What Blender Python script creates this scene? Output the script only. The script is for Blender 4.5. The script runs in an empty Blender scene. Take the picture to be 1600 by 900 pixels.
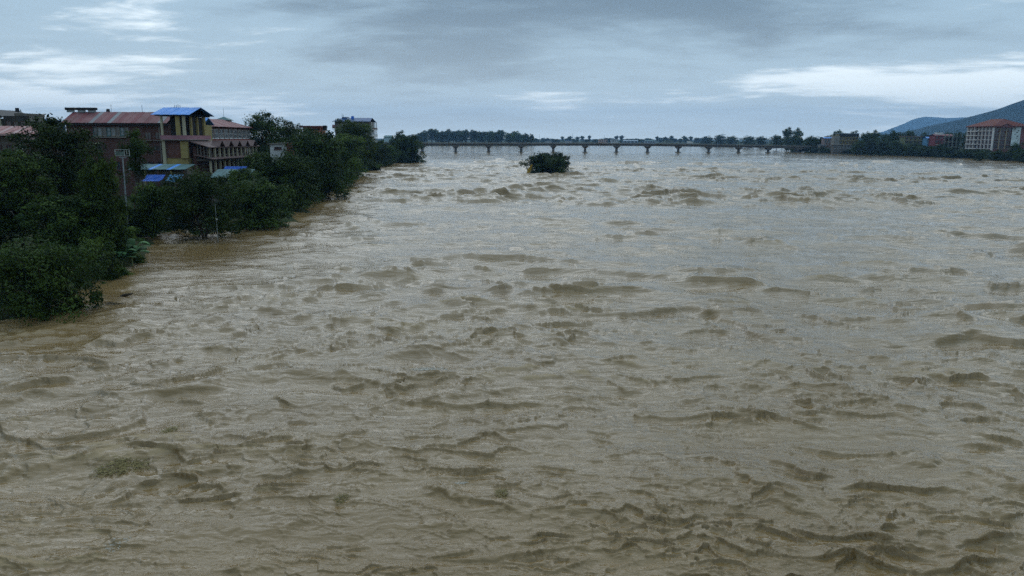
import bpy, bmesh, math, random
import numpy as np
from mathutils import Vector, Matrix
SC = bpy.context.scene
COL = SC.collection
R = math.radians

# ---------------------------------------------------------------- camera
CAM_H = 14.0
F = 1200.0                      # focal length in pixels of a 1600 px wide frame
cd = bpy.data.cameras.new('camera')
cd.sensor_width = 36.0
cd.lens = 36.0 * F / 1600.0
cd.clip_start = 0.3
cd.clip_end = 60000.0
cam = bpy.data.objects.new('camera', cd)
COL.objects.link(cam)
CM = Matrix.Rotation(R(90.0 - 10.99), 4, 'X') @ Matrix.Rotation(R(0.2), 4, 'Z')
cam.matrix_world = Matrix.Translation((0, 0, CAM_H)) @ CM
SC.camera = cam

# ---------------------------------------------------------------- world: overcast sky
SUN_EL, SUN_AZ = R(50.0), R(-20.0)           # azimuth clockwise from +Y
w = bpy.data.worlds.new('World'); SC.world = w; w.use_nodes = True
nt = w.node_tree; nt.nodes.clear()
def WN(t, **k):
    n = nt.nodes.new(t)
    for a, b in k.items(): setattr(n, a, b)
    return n
def wl(a, b): nt.links.new(a, b)
out = WN('ShaderNodeOutputWorld'); bg = WN('ShaderNodeBackground'); bg.inputs[1].default_value = 0.10
sky = WN('ShaderNodeTexSky'); sky.sky_type = 'NISHITA'; sky.sun_disc = False
sky.sun_elevation = SUN_EL; sky.sun_rotation = SUN_AZ; sky.air_density = 1.0; sky.dust_density = 2.0
tc = WN('ShaderNodeTexCoord'); sp = WN('ShaderNodeSeparateXYZ'); wl(tc.outputs['Generated'], sp.inputs[0])
def wmath(op, a, b=None, c=None, clamp=False):
    n = WN('ShaderNodeMath', operation=op); n.use_clamp = clamp
    for i, v in enumerate((a, b, c)):
        if v is None: continue
        if isinstance(v, (int, float)): n.inputs[i].default_value = v
        else: wl(v, n.inputs[i])
    return n.outputs[0]
zc = wmath('MAXIMUM', sp.outputs[2], 0.0)
den = wmath('ADD', zc, 0.10)                       # a curved cloud deck: bands close up at the horizon
u = wmath('DIVIDE', sp.outputs[0], den); v = wmath('DIVIDE', sp.outputs[1], den)
cb = WN('ShaderNodeCombineXYZ'); wl(u, cb.inputs[0]); wl(v, cb.inputs[1])
def cloud(scale, sx, sy, rot, ofs, detail, rough, dist):
    m = WN('ShaderNodeMapping'); m.inputs['Scale'].default_value = (sx, sy, 1); m.inputs['Rotation'].default_value = (0, 0, R(rot))
    m.inputs['Location'].default_value = (ofs[0], ofs[1], 0); wl(cb.outputs[0], m.inputs[0])
    n = WN('ShaderNodeTexNoise'); n.inputs['Scale'].default_value = scale; n.inputs['Detail'].default_value = detail
    n.inputs['Roughness'].default_value = rough; n.inputs['Distortion'].default_value = dist
    wl(m.outputs[0], n.inputs['Vector']); return n.outputs[0]
n1 = cloud(0.42, 0.75, 1.0, 14, (50.3, 25.9), 6, 0.55, 0.6)
n2 = cloud(1.1, 0.7, 1.0, 18, (19.3, 2.2), 8, 0.58, 0.5)
n3 = cloud(0.2, 1.0, 1.0, 0, (37.6, 64.2), 2, 0.5, 0.0)
s = wmath('ADD', wmath('MULTIPLY', n1, 0.55), wmath('MULTIPLY', n2, 0.27))
n4 = cloud(3.6, 0.75, 1.0, 24, (2.7, 9.1), 6, 0.6, 0.6)
s = wmath('ADD', s, wmath('MULTIPLY', n3, 0.45))
s = wmath('ADD', s, wmath('MULTIPLY', wmath('SUBTRACT', n4, 0.5), 0.12))
ramp = WN('ShaderNodeValToRGB'); wl(s, ramp.inputs[0])
cr = ramp.color_ramp; cr.interpolation = 'EASE'
cr.elements[0].position = 0.53; cr.elements[0].color = (0.79, 0.865, 0.90, 1)
cr.elements[1].position = 0.77; cr.elements[1].color = (0.062, 0.106, 0.148, 1)
e = cr.elements.new(0.615); e.color = (0.215, 0.315, 0.395, 1)
# towards the horizon the deck is seen through the lit, rainy air below it
hz = wmath('POWER', wmath('SUBTRACT', 1.0, zc, clamp=True), 14.0)
mixh = WN('ShaderNodeMix', data_type='RGBA'); wl(wmath('MULTIPLY', hz, 0.80), mixh.inputs[0])
wl(ramp.outputs[0], mixh.inputs[6]); mixh.inputs[7].default_value = (0.86, 0.97, 0.98, 1)
sc10 = WN('ShaderNodeVectorMath', operation='SCALE'); wl(mixh.outputs[2], sc10.inputs[0]); wl(wmath('ADD', 9.0, wmath('MULTIPLY', zc, 20.0)), sc10.inputs[3])   # an overcast sky is brightest overhead
mixs = WN('ShaderNodeMix', data_type='RGBA'); mixs.inputs[0].default_value = 0.94
wl(sky.outputs[0], mixs.inputs[6]); wl(sc10.outputs[0], mixs.inputs[7])
wl(mixs.outputs[2], bg.inputs[0]); wl(bg.outputs[0], out.inputs[0])

sd_ = bpy.data.lights.new('sun', 'SUN'); sd_.energy = 0.5; sd_.angle = R(75.0); sd_.color = (1.0, 0.985, 0.96)
sun = bpy.data.objects.new('sun', sd_); COL.objects.link(sun)
sdir = Vector((math.sin(SUN_AZ) * math.cos(SUN_EL), math.cos(SUN_AZ) * math.cos(SUN_EL), math.sin(SUN_EL)))
sun.rotation_euler = sdir.to_track_quat('Z', 'Y').to_euler()

vs = SC.view_settings
vs.view_transform = 'Standard'; vs.look = 'None'; vs.exposure = 0.42; vs.gamma = 1.0; vs.use_curve_mapping = False
SC.cycles.use_denoising = False        # the grain of a full render reads as camera grain; the filter would smear the water
SC.cycles.max_bounces = 6; SC.cycles.diffuse_bounces = 2; SC.cycles.glossy_bounces = 3
SC.cycles.transmission_bounces = 2; SC.cycles.volume_bounces = 0; SC.cycles.transparent_max_bounces = 8

# ---------------------------------------------------------------- helpers
CM3 = np.array(CM.to_3x3())
def ray(px, py):
    return CM3 @ np.array(((px - 800.0) / F, -(py - 450.0) / F, -1.0))
def G(px, py, z=0.0):
    """point of the level z seen at a photograph pixel"""
    d = ray(px, py); t = (z - CAM_H) / d[2]
    return Vector((d[0] * t, d[1] * t, z))
def AT(px, py, dist):
    """point at ground distance dist (along +Y)"""
    d = ray(px, py); t = dist / d[1]
    return Vector((d[0] * t, dist, CAM_H + d[2] * t))

def tag(o, label=None, cat=None, group=None, kind=None):
    if label: o['label'] = label
    if cat: o['category'] = cat
    if group: o['group'] = group
    if kind: o['kind'] = kind
    return o
def link(name, me, parent=None, mat=None):
    o = bpy.data.objects.new(name, me); COL.objects.link(o)
    if parent is not None: o.parent = parent
    if mat is not None:
        if not me.materials: me.materials.append(mat)
    return o
def empty(name, loc, rz=0.0, label=None, cat=None, group=None):
    o = bpy.data.objects.new(name, None); COL.objects.link(o)
    o.location = loc; o.rotation_euler = (0, 0, rz); o.empty_display_size = 0.5
    return tag(o, label, cat, group)
def np_mesh(name, verts, faces, smooth=False):
    """verts (n,3), faces (m,k) arrays"""
    me = bpy.data.meshes.new(name)
    n, (m, k) = len(verts), faces.shape
    me.vertices.add(n); me.vertices.foreach_set('co', np.ascontiguousarray(verts, dtype=np.float32).ravel())
    me.loops.add(m * k); me.loops.foreach_set('vertex_index', np.ascontiguousarray(faces, dtype=np.int32).ravel())
    me.polygons.add(m); me.polygons.foreach_set('loop_start', np.arange(0, m * k, k, dtype=np.int32))
    me.polygons.foreach_set('use_smooth', np.full(m, smooth))
    me.update(calc_edges=True)
    return me

# materials -----------------------------------------------------------------
MATS = {}
def base_mat(name):
    m = bpy.data.materials.new(name); m.use_nodes = True
    return m, m.node_tree, m.node_tree.nodes['Principled BSDF']
def simple(name, c, rough=0.8, var=0.25, scale=1.2, bump=0.0, metal=0.0, spec=0.15):
    """plain surface with uneven, weathered colour"""
    if name in MATS: return MATS[name]
    m, t, b = base_mat(name)
    tcn = t.nodes.new('ShaderNodeTexCoord')
    n = t.nodes.new('ShaderNodeTexNoise'); n.inputs['Scale'].default_value = scale; n.inputs['Detail'].default_value = 6
    n.inputs['Roughness'].default_value = 0.65
    t.links.new(tcn.outputs['Object'], n.inputs['Vector'])
    r = t.nodes.new('ShaderNodeValToRGB'); t.links.new(n.outputs[0], r.inputs[0])
    r.color_ramp.elements[0].position = 0.3; r.color_ramp.elements[1].position = 0.7
    lo = [x * (1 - var) for x in c]; hi = [min(1, x * (1 + var)) for x in c]
    r.color_ramp.elements[0].color = (*lo, 1); r.color_ramp.elements[1].color = (*hi, 1)
    t.links.new(r.outputs[0], b.inputs['Base Color'])
    b.inputs['Roughness'].default_value = rough; b.inputs['Metallic'].default_value = metal
    b.inputs['Specular IOR Level'].default_value = spec
    if bump:
        bp = t.nodes.new('ShaderNodeBump'); bp.inputs['Strength'].default_value = bump; bp.inputs['Distance'].default_value = 0.05
        t.links.new(n.outputs[0], bp.inputs['Height']); t.links.new(bp.outputs[0], b.inputs['Normal'])
    MATS[name] = m
    return m

# numpy gradient noise --------------------------------------------------------
_rng = np.random.default_rng(11)
_perm = _rng.permutation(4096).astype(np.int64)
_ang = _rng.random(4096) * 2 * np.pi
_gx, _gy = np.cos(_ang).astype(np.float32), np.sin(_ang).astype(np.float32)
def pn(x, y, seed=0):
    """2-D gradient noise, about -1..1"""
    x = x + seed * 37.17; y = y - seed * 19.73
    xi = np.floor(x).astype(np.int64); yi = np.floor(y).astype(np.int64)
    xf = (x - xi).astype(np.float32); yf = (y - yi).astype(np.float32)
    uu = xf * xf * xf * (xf * (xf * 6 - 15) + 10); vv = yf * yf * yf * (yf * (yf * 6 - 15) + 10)
    def g(ix, iy, fx, fy):
        h = _perm[(_perm[ix & 4095] + iy) & 4095]
        return _gx[h] * fx + _gy[h] * fy
    a = g(xi, yi, xf, yf); b = g(xi + 1, yi, xf - 1, yf)
    c = g(xi, yi + 1, xf, yf - 1); d = g(xi + 1, yi + 1, xf - 1, yf - 1)
    return 1.5 * ((a + uu * (b - a)) * (1 - vv) + (c + uu * (d - c)) * vv)
def sstep(a, b, x):
    t = np.clip((x - a) / (b - a), 0, 1); return t * t * (3 - 2 * t)
# ================================================================ the setting
# river outline (waterline), counted from pixels of the photograph onto the water level
def near(px, py): g = G(px, py); return (g.x, g.y)
RIVER = [(-75, -300), (-75, 5), (-46, 42)]
RIVER += [near(*p) for p in ((60, 482), (150, 440), (188, 426), (222, 398), (236, 374), (300, 364), (405, 357),
          (452, 346), (484, 322), (500, 303), (552, 284), (574, 267), (612, 257), (640, 249), (650, 240), (652, 233), (640, 229.0))]
RIVER += [(-260, 1480), (30, 1540), (160, 1950), (420, 2050), (470, 1700), (475, 1250), (400, 900)]
RIVER += [near(*p) for p in ((1236, 238.5), (1345, 241.5), (1430, 244), (1482, 246.5), (1540, 249), (1600, 253.5), (1680, 259))]
RIVER += [(360, 250), (330, 100), (330, -300)]
RV = np.array(RIVER)
def river_sd(x, y):
    """signed distance to the waterline, positive on land"""
    shp = x.shape; x = x.ravel(); y = y.ravel()
    d2 = np.full(x.shape, 1e18); inside = np.zeros(x.shape, bool)
    for (ax, ay), (bx, by) in zip(RV, np.roll(RV, -1, 0)):
        ex, ey = bx - ax, by - ay
        t = np.clip(((x - ax) * ex + (y - ay) * ey) / (ex * ex + ey * ey), 0, 1)
        d2 = np.minimum(d2, (x - ax - t * ex) ** 2 + (y - ay - t * ey) ** 2)
        if ay != by:
            cr_ = ((ay > y) != (by > y)) & (x < ex * (y - ay) / ey + ax)
            inside ^= cr_
    d = np.sqrt(d2)
    return np.where(inside, -d, d).reshape(shp)
def land_z(x, y):
    sd = river_sd(np.asarray(x, float), np.asarray(y, float))
    r = np.hypot(x, y)
    return -1.6 + 3.4 * sstep(-9, 9, sd) + 1.2 * sstep(8, 120, sd) + 0.25 * pn(np.asarray(x) / 9.0, np.asarray(y) / 9.0, 4) * sstep(-4, 6, sd) \
        + sstep(2500, 9000, r) * 6
def LZ(x, y): return float(land_z(np.array([x]), np.array([y]))[0])

# ground: one sheet out to the horizon
def polar_sheet(rad, ang):
    A, Rr = np.meshgrid(ang, rad)
    X, Y = Rr * np.sin(A), Rr * np.cos(A)
    nr, na = A.shape
    idx = np.arange(nr * na).reshape(nr, na)
    f = np.stack([idx[:-1, :-1], idx[:-1, 1:], idx[1:, 1:], idx[1:, :-1]], -1).reshape(-1, 4)
    return X, Y, f[:, ::-1]
ang = np.concatenate([np.linspace(-180, -52, 33)[:-1], np.linspace(-52, 52, 340), np.linspace(52, 180, 33)[1:]]) * np.pi / 180
rad = np.concatenate([[0.5, 10, 20], np.geomspace(30, 3000, 190), np.geomspace(3300, 30000, 18)])
X, Y, f = polar_sheet(rad, ang)
Z = land_z(X, Y)
gm = np_mesh('ground', np.stack([X, Y, Z], -1).reshape(-1, 3), f, True)
m, t, b = base_mat('wet_grass_and_mud')
n = t.nodes.new('ShaderNodeTexNoise'); n.inputs['Scale'].default_value = 0.35; n.inputs['Detail'].default_value = 8
tcn = t.nodes.new('ShaderNodeTexCoord'); t.links.new(tcn.outputs['Object'], n.inputs['Vector'])
rp = t.nodes.new('ShaderNodeValToRGB'); t.links.new(n.outputs[0], rp.inputs[0])
rp.color_ramp.elements[0].position = 0.38; rp.color_ramp.elements[0].color = (0.020, 0.036, 0.010, 1)
rp.color_ramp.elements[1].position = 0.66; rp.color_ramp.elements[1].color = (0.05, 0.045, 0.024, 1)
t.links.new(rp.outputs[0], b.inputs['Base Color']); b.inputs['Roughness'].default_value = 1.0; b.inputs['Specular IOR Level'].default_value = 0.05
gr = link('ground', gm, None, m); tag(gr, 'dark wet grass and mud of the river banks', kind='structure')

# ---------------------------------------------------------------- the flooded river
def pier_spots():
    a = G(712, 238.4); bb = G(1200, 240.1)
    return a, bb
PIER_A = AT(712, 238.4, 800.0); PIER_B = AT(1200, 240.0, 848.0)
NP = 10
PIERS = [PIER_A.lerp(PIER_B, i / NP) for i in range(-2, NP + 3)]
def build_river():
    hf = 39.0
    ang = np.concatenate([np.linspace(-180, -hf, 25)[:-1], np.linspace(-hf, hf, 1040), np.linspace(hf, 180, 25)[1:]]) * np.pi / 180
    rr = [1.0, 6, 12, 17]; d = 20.0
    while d < 2600:
        rr.append(d)
        step = d * d / (CAM_H * 770.0) / 1.15
        d += min(max(step, 0.03), 0.75 if d < 360 else 0.75 + (d - 360) * 0.014)
    rad = np.array(rr)
    X, Y, f = polar_sheet(rad, ang)
    A, RR = np.meshgrid(ang, rad)
    dr = np.gradient(rad)[:, None] * np.ones_like(A)
    cell = np.maximum(dr, np.gradient(ang)[None, :] * RR)
    wx = X + 2.6 * pn(X / 13, Y / 13, 1) + 0.9 * pn(X / 4.3, Y / 4.3, 2)
    wy = Y + 2.6 * pn(X / 13, Y / 13, 3) + 0.9 * pn(X / 4.3, Y / 4.3, 5) + 0.28 * np.sqrt(X * X + 120)
    def fade(lam): return 1.0 - sstep(0.22, 0.5, cell / lam)
    def ridge(lx, ly, seed, p=2.0):
        r_ = 1 - np.abs(pn(wx / lx, wy / ly, seed)); return np.clip(r_, 0, 1) ** p
    def band(tile, N, l0, l1, slope, seed, spread=1.0, chop=1.15):
        """short-crested wave field of one band of wavelengths: height and sideways shift at every vertex"""
        rg = np.random.default_rng(seed)
        k1 = np.fft.fftfreq(N, d=tile / N) * 2 * np.pi; KX, KY = np.meshgrid(k1, k1, indexing='ij'); K = np.hypot(KX, KY); K[0, 0] = 1
        lam = 2 * np.pi / K
        amp = np.where((lam > l0) & (lam < l1), K ** -2.0, 0) * (0.16 + np.abs(KY / K) ** (2 * spread))
        H0 = amp * (rg.normal(size=(N, N)) + 1j * rg.normal(size=(N, N)))
        h = np.fft.ifft2(H0).real; sx = np.fft.ifft2(1j * KX * H0).real; sy = np.fft.ifft2(1j * KY * H0).real
        sc_ = slope / math.sqrt((sx ** 2 + sy ** 2).mean())
        dx = np.fft.ifft2(1j * KX / K * H0).real * chop; dy = np.fft.ifft2(1j * KY / K * H0).real * chop
        out_ = []
        fx = (wx0 / tile * N) % N; fy = (wy0 / tile * N) % N
        ix = fx.astype(np.int32); iy = fy.astype(np.int32); ax = (fx - ix).astype(np.float32); ay = (fy - iy).astype(np.float32)
        jx, jy = (ix + 1) % N, (iy + 1) % N; ix %= N; iy %= N
        for g in (h, dx, dy):
            g = (g * sc_).astype(np.float32)
            out_.append((g[ix, iy] * (1 - ax) + g[jx, iy] * ax) * (1 - ay) + (g[ix, jy] * (1 - ax) + g[jx, jy] * ax) * ay)
        return out_
    rough = sstep(-0.35, 0.5, pn(X / 46, Y / 30, 8))             # patches of broken water
    rough2 = sstep(-0.25, 0.45, pn(X / 17, Y / 11, 9))
    rapids = np.maximum(np.exp(-((RR - 230) / 130.0) ** 2), .8 * np.exp(-((RR - 420) / 170.0) ** 2)) * sstep(-0.35, 0.35, pn(X / 60 + 0.3, Y / 45, 12))
    calm = 0.8 + 0.2 * sstep(0, 15, -river_sd(X, Y))
    # the current bends the wave trains, so no tile of the wave field shows
    wx0 = X + 1.6 * pn(X / 19, Y / 19, 14) + 5 * pn(X / 75, Y / 75, 15); wy0 = Y + 1.6 * pn(X / 19, Y / 19, 16) + 5 * pn(X / 75, Y / 75, 17) + 0.22 * np.sqrt(X * X + 150)
    H = 0.16 * pn(X / 21, Y / 16, 20) * fade(16)
    DX = np.zeros_like(X); DY = np.zeros_like(X); crest = np.zeros_like(X)
    for tile, N, l0, l1, slope, lam, gain in ((420, 512, 9, 30, .05, 9, .7 + .5 * rough + 1.5 * rapids), (151, 512, 2.6, 9, .10, 3.0, .6 + .7 * rough + 1.1 * rapids),
                                              (57, 512, .75, 2.6, .12, .95, .5 + .8 * rough2), (23, 512, .22, .75, .13, .3, .5 + .8 * rough2)):
        h_, dx_, dy_ = band(tile, N, l0, l1, slope, int(tile))
        gn = gain * fade(lam) * calm
        H = H + h_ * gn; DX = DX + dx_ * gn; DY = DY + dy_ * gn
        if l0 > .5 and l0 < 8: crest = crest + np.clip(h_ / h_.std(), -3, 3) * fade(lam) * .5
    # short steep fronts folded by the current: a sudden rise on the near side, a long back
    def fronts(lam, lx, A_, seed, bend, q0=.0, q1=.55):
        p_ = (wy0 + bend * lam * (pn(X / (lam * 2.6), Y / (lam * 1.9), seed) + .55 * pn(X / (lam * 1.1), Y / (lam * .9), seed + 1) + .11 * pn(X / (lam * .33), Y / (lam * .26), seed + 4) + .035 * pn(X / (lam * .13), Y / (lam * .1), seed + 5))) / lam
        i_ = np.floor(p_); s_ = p_ - i_
        m_ = sstep(q0, q1, pn(wx0 / lx, i_ * 7.31 + .5, seed + 2)) * (.35 + .65 * sstep(-.3, .4, pn(X / (lam * 5), Y / (lam * 4), seed + 3)))
        rw = .045 + .16 * sstep(-.1, .5, pn(X / (lam * 1.7), Y / (lam * 1.2), seed + 6))          # some fronts break sharp, some swell
        return A_ * 1.3 * m_ * np.minimum(s_ / rw, 1) ** 1.15 * (1 - s_) ** 1.7 * fade(lam * .6) * calm
    H = H + fronts(24.0, 15.0, 1.25, 110, 1.2, -.15, .45) * sstep(260, 430, RR) * (.5 + .5 * rough)
    H = H + fronts(13.0, 11.0, .75, 60, 1.0, -.15, .5) * (.2 + .35 * rough + 1.5 * rapids)
    H = H + fronts(6.0, 6.0, .42, 65, 1.2, -.2, .45) * (.35 + .45 * rough + 1.3 * rapids)
    H = H + fronts(3.1, 3.2, .31, 70, 1.3, -.25, .45) * (.55 + .5 * rough + .8 * rapids)
    H = H + fronts(1.6, 1.9, .20, 80, 1.4, -.35, .4) * (.55 + .6 * rough2)
    H = H + fronts(0.85, 1.2, .125, 90, 1.5, -.45, .35) * (.55 + .6 * rough2)
    H = H + fronts(0.42, 0.75, .066, 100, 1.5, -.5, .3) * (.55 + .6 * rough2)
    H = H + fronts(0.22, 0.45, .03, 120, 1.5, -.5, .3) * (.55 + .6 * rough2)
    # churned heads of breaking waves
    churn = sstep(0.85, 1.5, crest + 0.9 * pn(wx / 9, wy / 5.0, 31)) * sstep(0.05, 0.4, pn(X / 24, Y / 13, 36) + 0.25 * rough + 0.45 * rapids)
    H = H + churn * (0.06 + 0.16 * rapids) * (0.5 + 0.9 * pn(X / 0.34, Y / 0.26, 33) * fade(0.26) + 0.6 * pn(X / 1.2, Y / 0.8, 34) * fade(0.8))
    for p in PIERS:                                              # water heaps up round the piers
        H = H + 0.8 * np.exp(-(((X - p.x) / 8.0) ** 2 + ((Y - p.y + 3) / 6.0) ** 2))
    for (px_, py_), rad_ in (((856, 272), 8.0), ((633, 255.5), 9.0), ((322, 375), 2.2), ((341, 379), .8), ((66, 494), 5.0), ((538, 291), 5.0), ((498, 313), 5.0), ((404, 358), 4.0), ((572, 269), 6.0)):
        g_ = G(px_, py_); ddx, ddy = (X - g_.x) / rad_, (Y - g_.y) / rad_                     # water piles up on and trails off what stands in it
        e_ = np.exp(-(np.abs(np.hypot(ddx, ddy * .8) - .75) / .35) ** 2) + .7 * np.exp(-(ddx / .7) ** 2) * np.exp(-((ddy + 1.6) / 1.1) ** 2)
        H = H + e_ * (.10 + .18 * pn(X / 1.3, Y / .8, 51) * fade(.8)) * min(1, rad_ / 3)
        churn = np.maximum(churn, e_ * sstep(-.2, .5, pn(X / 1.6, Y / .9, 52)))
    foam = churn * sstep(-0.1, 0.5, pn(X / 0.9, Y / 0.45, 35) + 0.3)
    me = np_mesh('river', np.stack([X + DX, Y + DY - 0.3 * np.clip(H, -.5, .9) * fade(2), H], -1).reshape(-1, 3), f, True)
    at_ = me.attributes.new('froth', 'FLOAT', 'POINT'); at_.data.foreach_set('value', foam.astype(np.float32).ravel())
    return me
m, t, b = base_mat('silty_flood_water')
def tn(kind, **k):
    n = t.nodes.new(kind)
    for a, bb in k.items(): setattr(n, a, bb)
    return n
tcn = tn('ShaderNodeTexCoord')
def wnoise(sx, sy, scale, detail, rough=0.6, kind='FBM', dist=0.0):
    mp = tn('ShaderNodeMapping'); mp.inputs['Scale'].default_value = (sx, sy, 1); t.links.new(tcn.outputs['Object'], mp.inputs[0])
    n = tn('ShaderNodeTexNoise'); n.noise_type = kind; n.inputs['Scale'].default_value = scale; n.inputs['Detail'].default_value = detail
    n.inputs['Roughness'].default_value = rough; n.inputs['Distortion'].default_value = dist
    t.links.new(mp.outputs[0], n.inputs['Vector']); return n.outputs[0]
silt = wnoise(0.6, 1.0, 0.12, 5)
rp = tn('ShaderNodeValToRGB'); t.links.new(silt, rp.inputs[0])
rp.color_ramp.elements[0].position = 0.35; rp.color_ramp.elements[0].color = (0.156, 0.096, 0.037, 1)
rp.color_ramp.elements[1].position = 0.68; rp.color_ramp.elements[1].color = (0.192, 0.122, 0.051, 1)
fa = tn('ShaderNodeAttribute'); fa.attribute_name = 'froth'
mx = tn('ShaderNodeMix', data_type='RGBA'); t.links.new(fa.outputs['Fac'], mx.inputs[0])
t.links.new(rp.outputs[0], mx.inputs[6]); mx.inputs[7].default_value = (0.235, 0.160, 0.078, 1)
t.links.new(mx.outputs[2], b.inputs['Base Color'])
b.inputs['IOR'].default_value = 1.333; b.inputs['Specular IOR Level'].default_value = 0.5
mr = tn('ShaderNodeMapRange'); t.links.new(fa.outputs['Fac'], mr.inputs[0]); mr.inputs[3].default_value = 0.09; mr.inputs[4].default_value = 0.6
t.links.new(mr.outputs[0], b.inputs['Roughness'])
big = wnoise(0.5, 1.0, 0.2, 5, 0.6, 'RIDGED_MULTIFRACTAL', 0.6)
bb_ = tn('ShaderNodeBump'); bb_.inputs['Strength'].default_value = 0.8; bb_.inputs['Distance'].default_value = 0.28
t.links.new(big, bb_.inputs['Height'])
rid = wnoise(0.4, 1.0, 0.75, 5, 0.6, 'RIDGED_MULTIFRACTAL', 0.7)
b0 = tn('ShaderNodeBump'); b0.inputs['Strength'].default_value = 0.9; b0.inputs['Distance'].default_value = 0.13
t.links.new(rid, b0.inputs['Height']); t.links.new(bb_.outputs[0], b0.inputs['Normal'])
b1 = tn('ShaderNodeBump'); b1.inputs['Strength'].default_value = 0.8; b1.inputs['Distance'].default_value = 0.12
t.links.new(wnoise(0.25, 1.0, 1.8, 5, 0.6, dist=0.9), b1.inputs['Height'])
t.links.new(b0.outputs[0], b1.inputs['Normal'])
t.links.new(b1.outputs[0], b.inputs['Normal'])
rv = link('river', build_river(), None, m); tag(rv, 'brown silty flood water with choppy sharp crested waves', kind='structure')

# ---------------------------------------------------------------- blue hills beyond the right bank
def hill(name, prof, dist, depth, mat, seed):
    """prof: skyline pixels; a ridge with slopes towards and away from the river"""
    pts = [AT(px, py, dist) for px, py in prof]
    xs = np.array([p.x for p in pts]); zs = np.array([p.z for p in pts])
    xx = np.linspace(xs[0], xs[-1], 160); yy = np.linspace(-1, 1, 41)
    Xg, Tg = np.meshgrid(xx, yy)
    top = np.interp(Xg, xs, zs)
    Zg = np.maximum(top, 6) * np.clip(1 - np.abs(Tg), 0, 1) ** 0.9
    Zg = Zg * (1 + 0.10 * pn(Xg / 420, Tg * 4, seed) * np.abs(Tg) * 2.5) + 22 * pn(Xg / 170, Tg * 7, seed + 1) * np.clip(np.abs(Tg) * 3, 0.12, 1) * (1 - np.abs(Tg))
    Yg = dist + Tg * depth + 0.0 * Xg
    nr, na = Xg.shape; idx = np.arange(nr * na).reshape(nr, na)
    f = np.stack([idx[:-1, :-1], idx[:-1, 1:], idx[1:, 1:], idx[1:, :-1]], -1).reshape(-1, 4)
    o = link(name, np_mesh(name, np.stack([Xg, Yg, Zg - 2], -1).reshape(-1, 3), f, True), None, mat)
    return o
hm = simple('forested_slope', (0.007, 0.016, 0.014), 1.0, 0.3, 0.01, 0, 0, 0.05)
o = hill('hill', ((1385, 222), (1415, 213), (1443, 203), (1488, 189), (1533, 177), (1566, 168), (1600, 155), (1650, 143), (1720, 138), (1800, 136), (1950, 145), (2200, 160), (2500, 200)), 3900, 900, hm, 41)
tag(o, 'forested blue hill rising steeply beyond the right bank', kind='structure')
o = hill('hill', ((1350, 221), (1386, 206), (1410, 194), (1430, 185), (1446, 182), (1478, 184), (1540, 182), (1620, 170), (1750, 172), (1900, 195)), 10200, 1100, hm, 47)
tag(o, 'paler distant hill half lost in rain cloud', kind='structure')
# ================================================================ vegetation
def leaf_mat(name, lo, hi, trans=0.22):
    m, t, b = base_mat(name)
    a = t.nodes.new('ShaderNodeAttribute'); a.attribute_name = 'tint'
    r = t.nodes.new('ShaderNodeValToRGB'); t.links.new(a.outputs['Fac'], r.inputs[0])
    r.color_ramp.elements[0].color = (*lo, 1); r.color_ramp.elements[1].color = (*hi, 1)
    oi = t.nodes.new('ShaderNodeObjectInfo')
    hs = t.nodes.new('ShaderNodeHueSaturation')
    mr = t.nodes.new('ShaderNodeMapRange'); t.links.new(oi.outputs['Random'], mr.inputs[0]); mr.inputs[3].default_value = 0.6; mr.inputs[4].default_value = 1.55
    t.links.new(mr.outputs[0], hs.inputs['Value']); t.links.new(r.outputs[0], hs.inputs['Color'])
    t.links.new(hs.outputs[0], b.inputs['Base Color']); b.inputs['Roughness'].default_value = 0.6
    b.inputs['Specular IOR Level'].default_value = 0.08
    tr = t.nodes.new('ShaderNodeBsdfTranslucent'); t.links.new(hs.outputs[0], tr.inputs[0])
    mx = t.nodes.new('ShaderNodeMixShader'); mx.inputs[0].default_value = trans
    t.links.new(b.outputs[0], mx.inputs[1]); t.links.new(tr.outputs[0], mx.inputs[2])
    t.links.new(mx.outputs[0], t.nodes['Material Output'].inputs[0])
    return m
LEAF = leaf_mat('foliage', (0.016, 0.033, 0.006), (0.080, 0.118, 0.019))
LEAF2 = leaf_mat('dark_foliage', (0.011, 0.023, 0.005), (0.046, 0.072, 0.013))
LEAFB = leaf_mat('banana_leaf', (0.05, 0.11, 0.04), (0.09, 0.17, 0.07), 0.3)
BARK = simple('wet_bark', (0.055, 0.042, 0.030), 0.9, 0.4, 3.0, 0.4)

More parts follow.
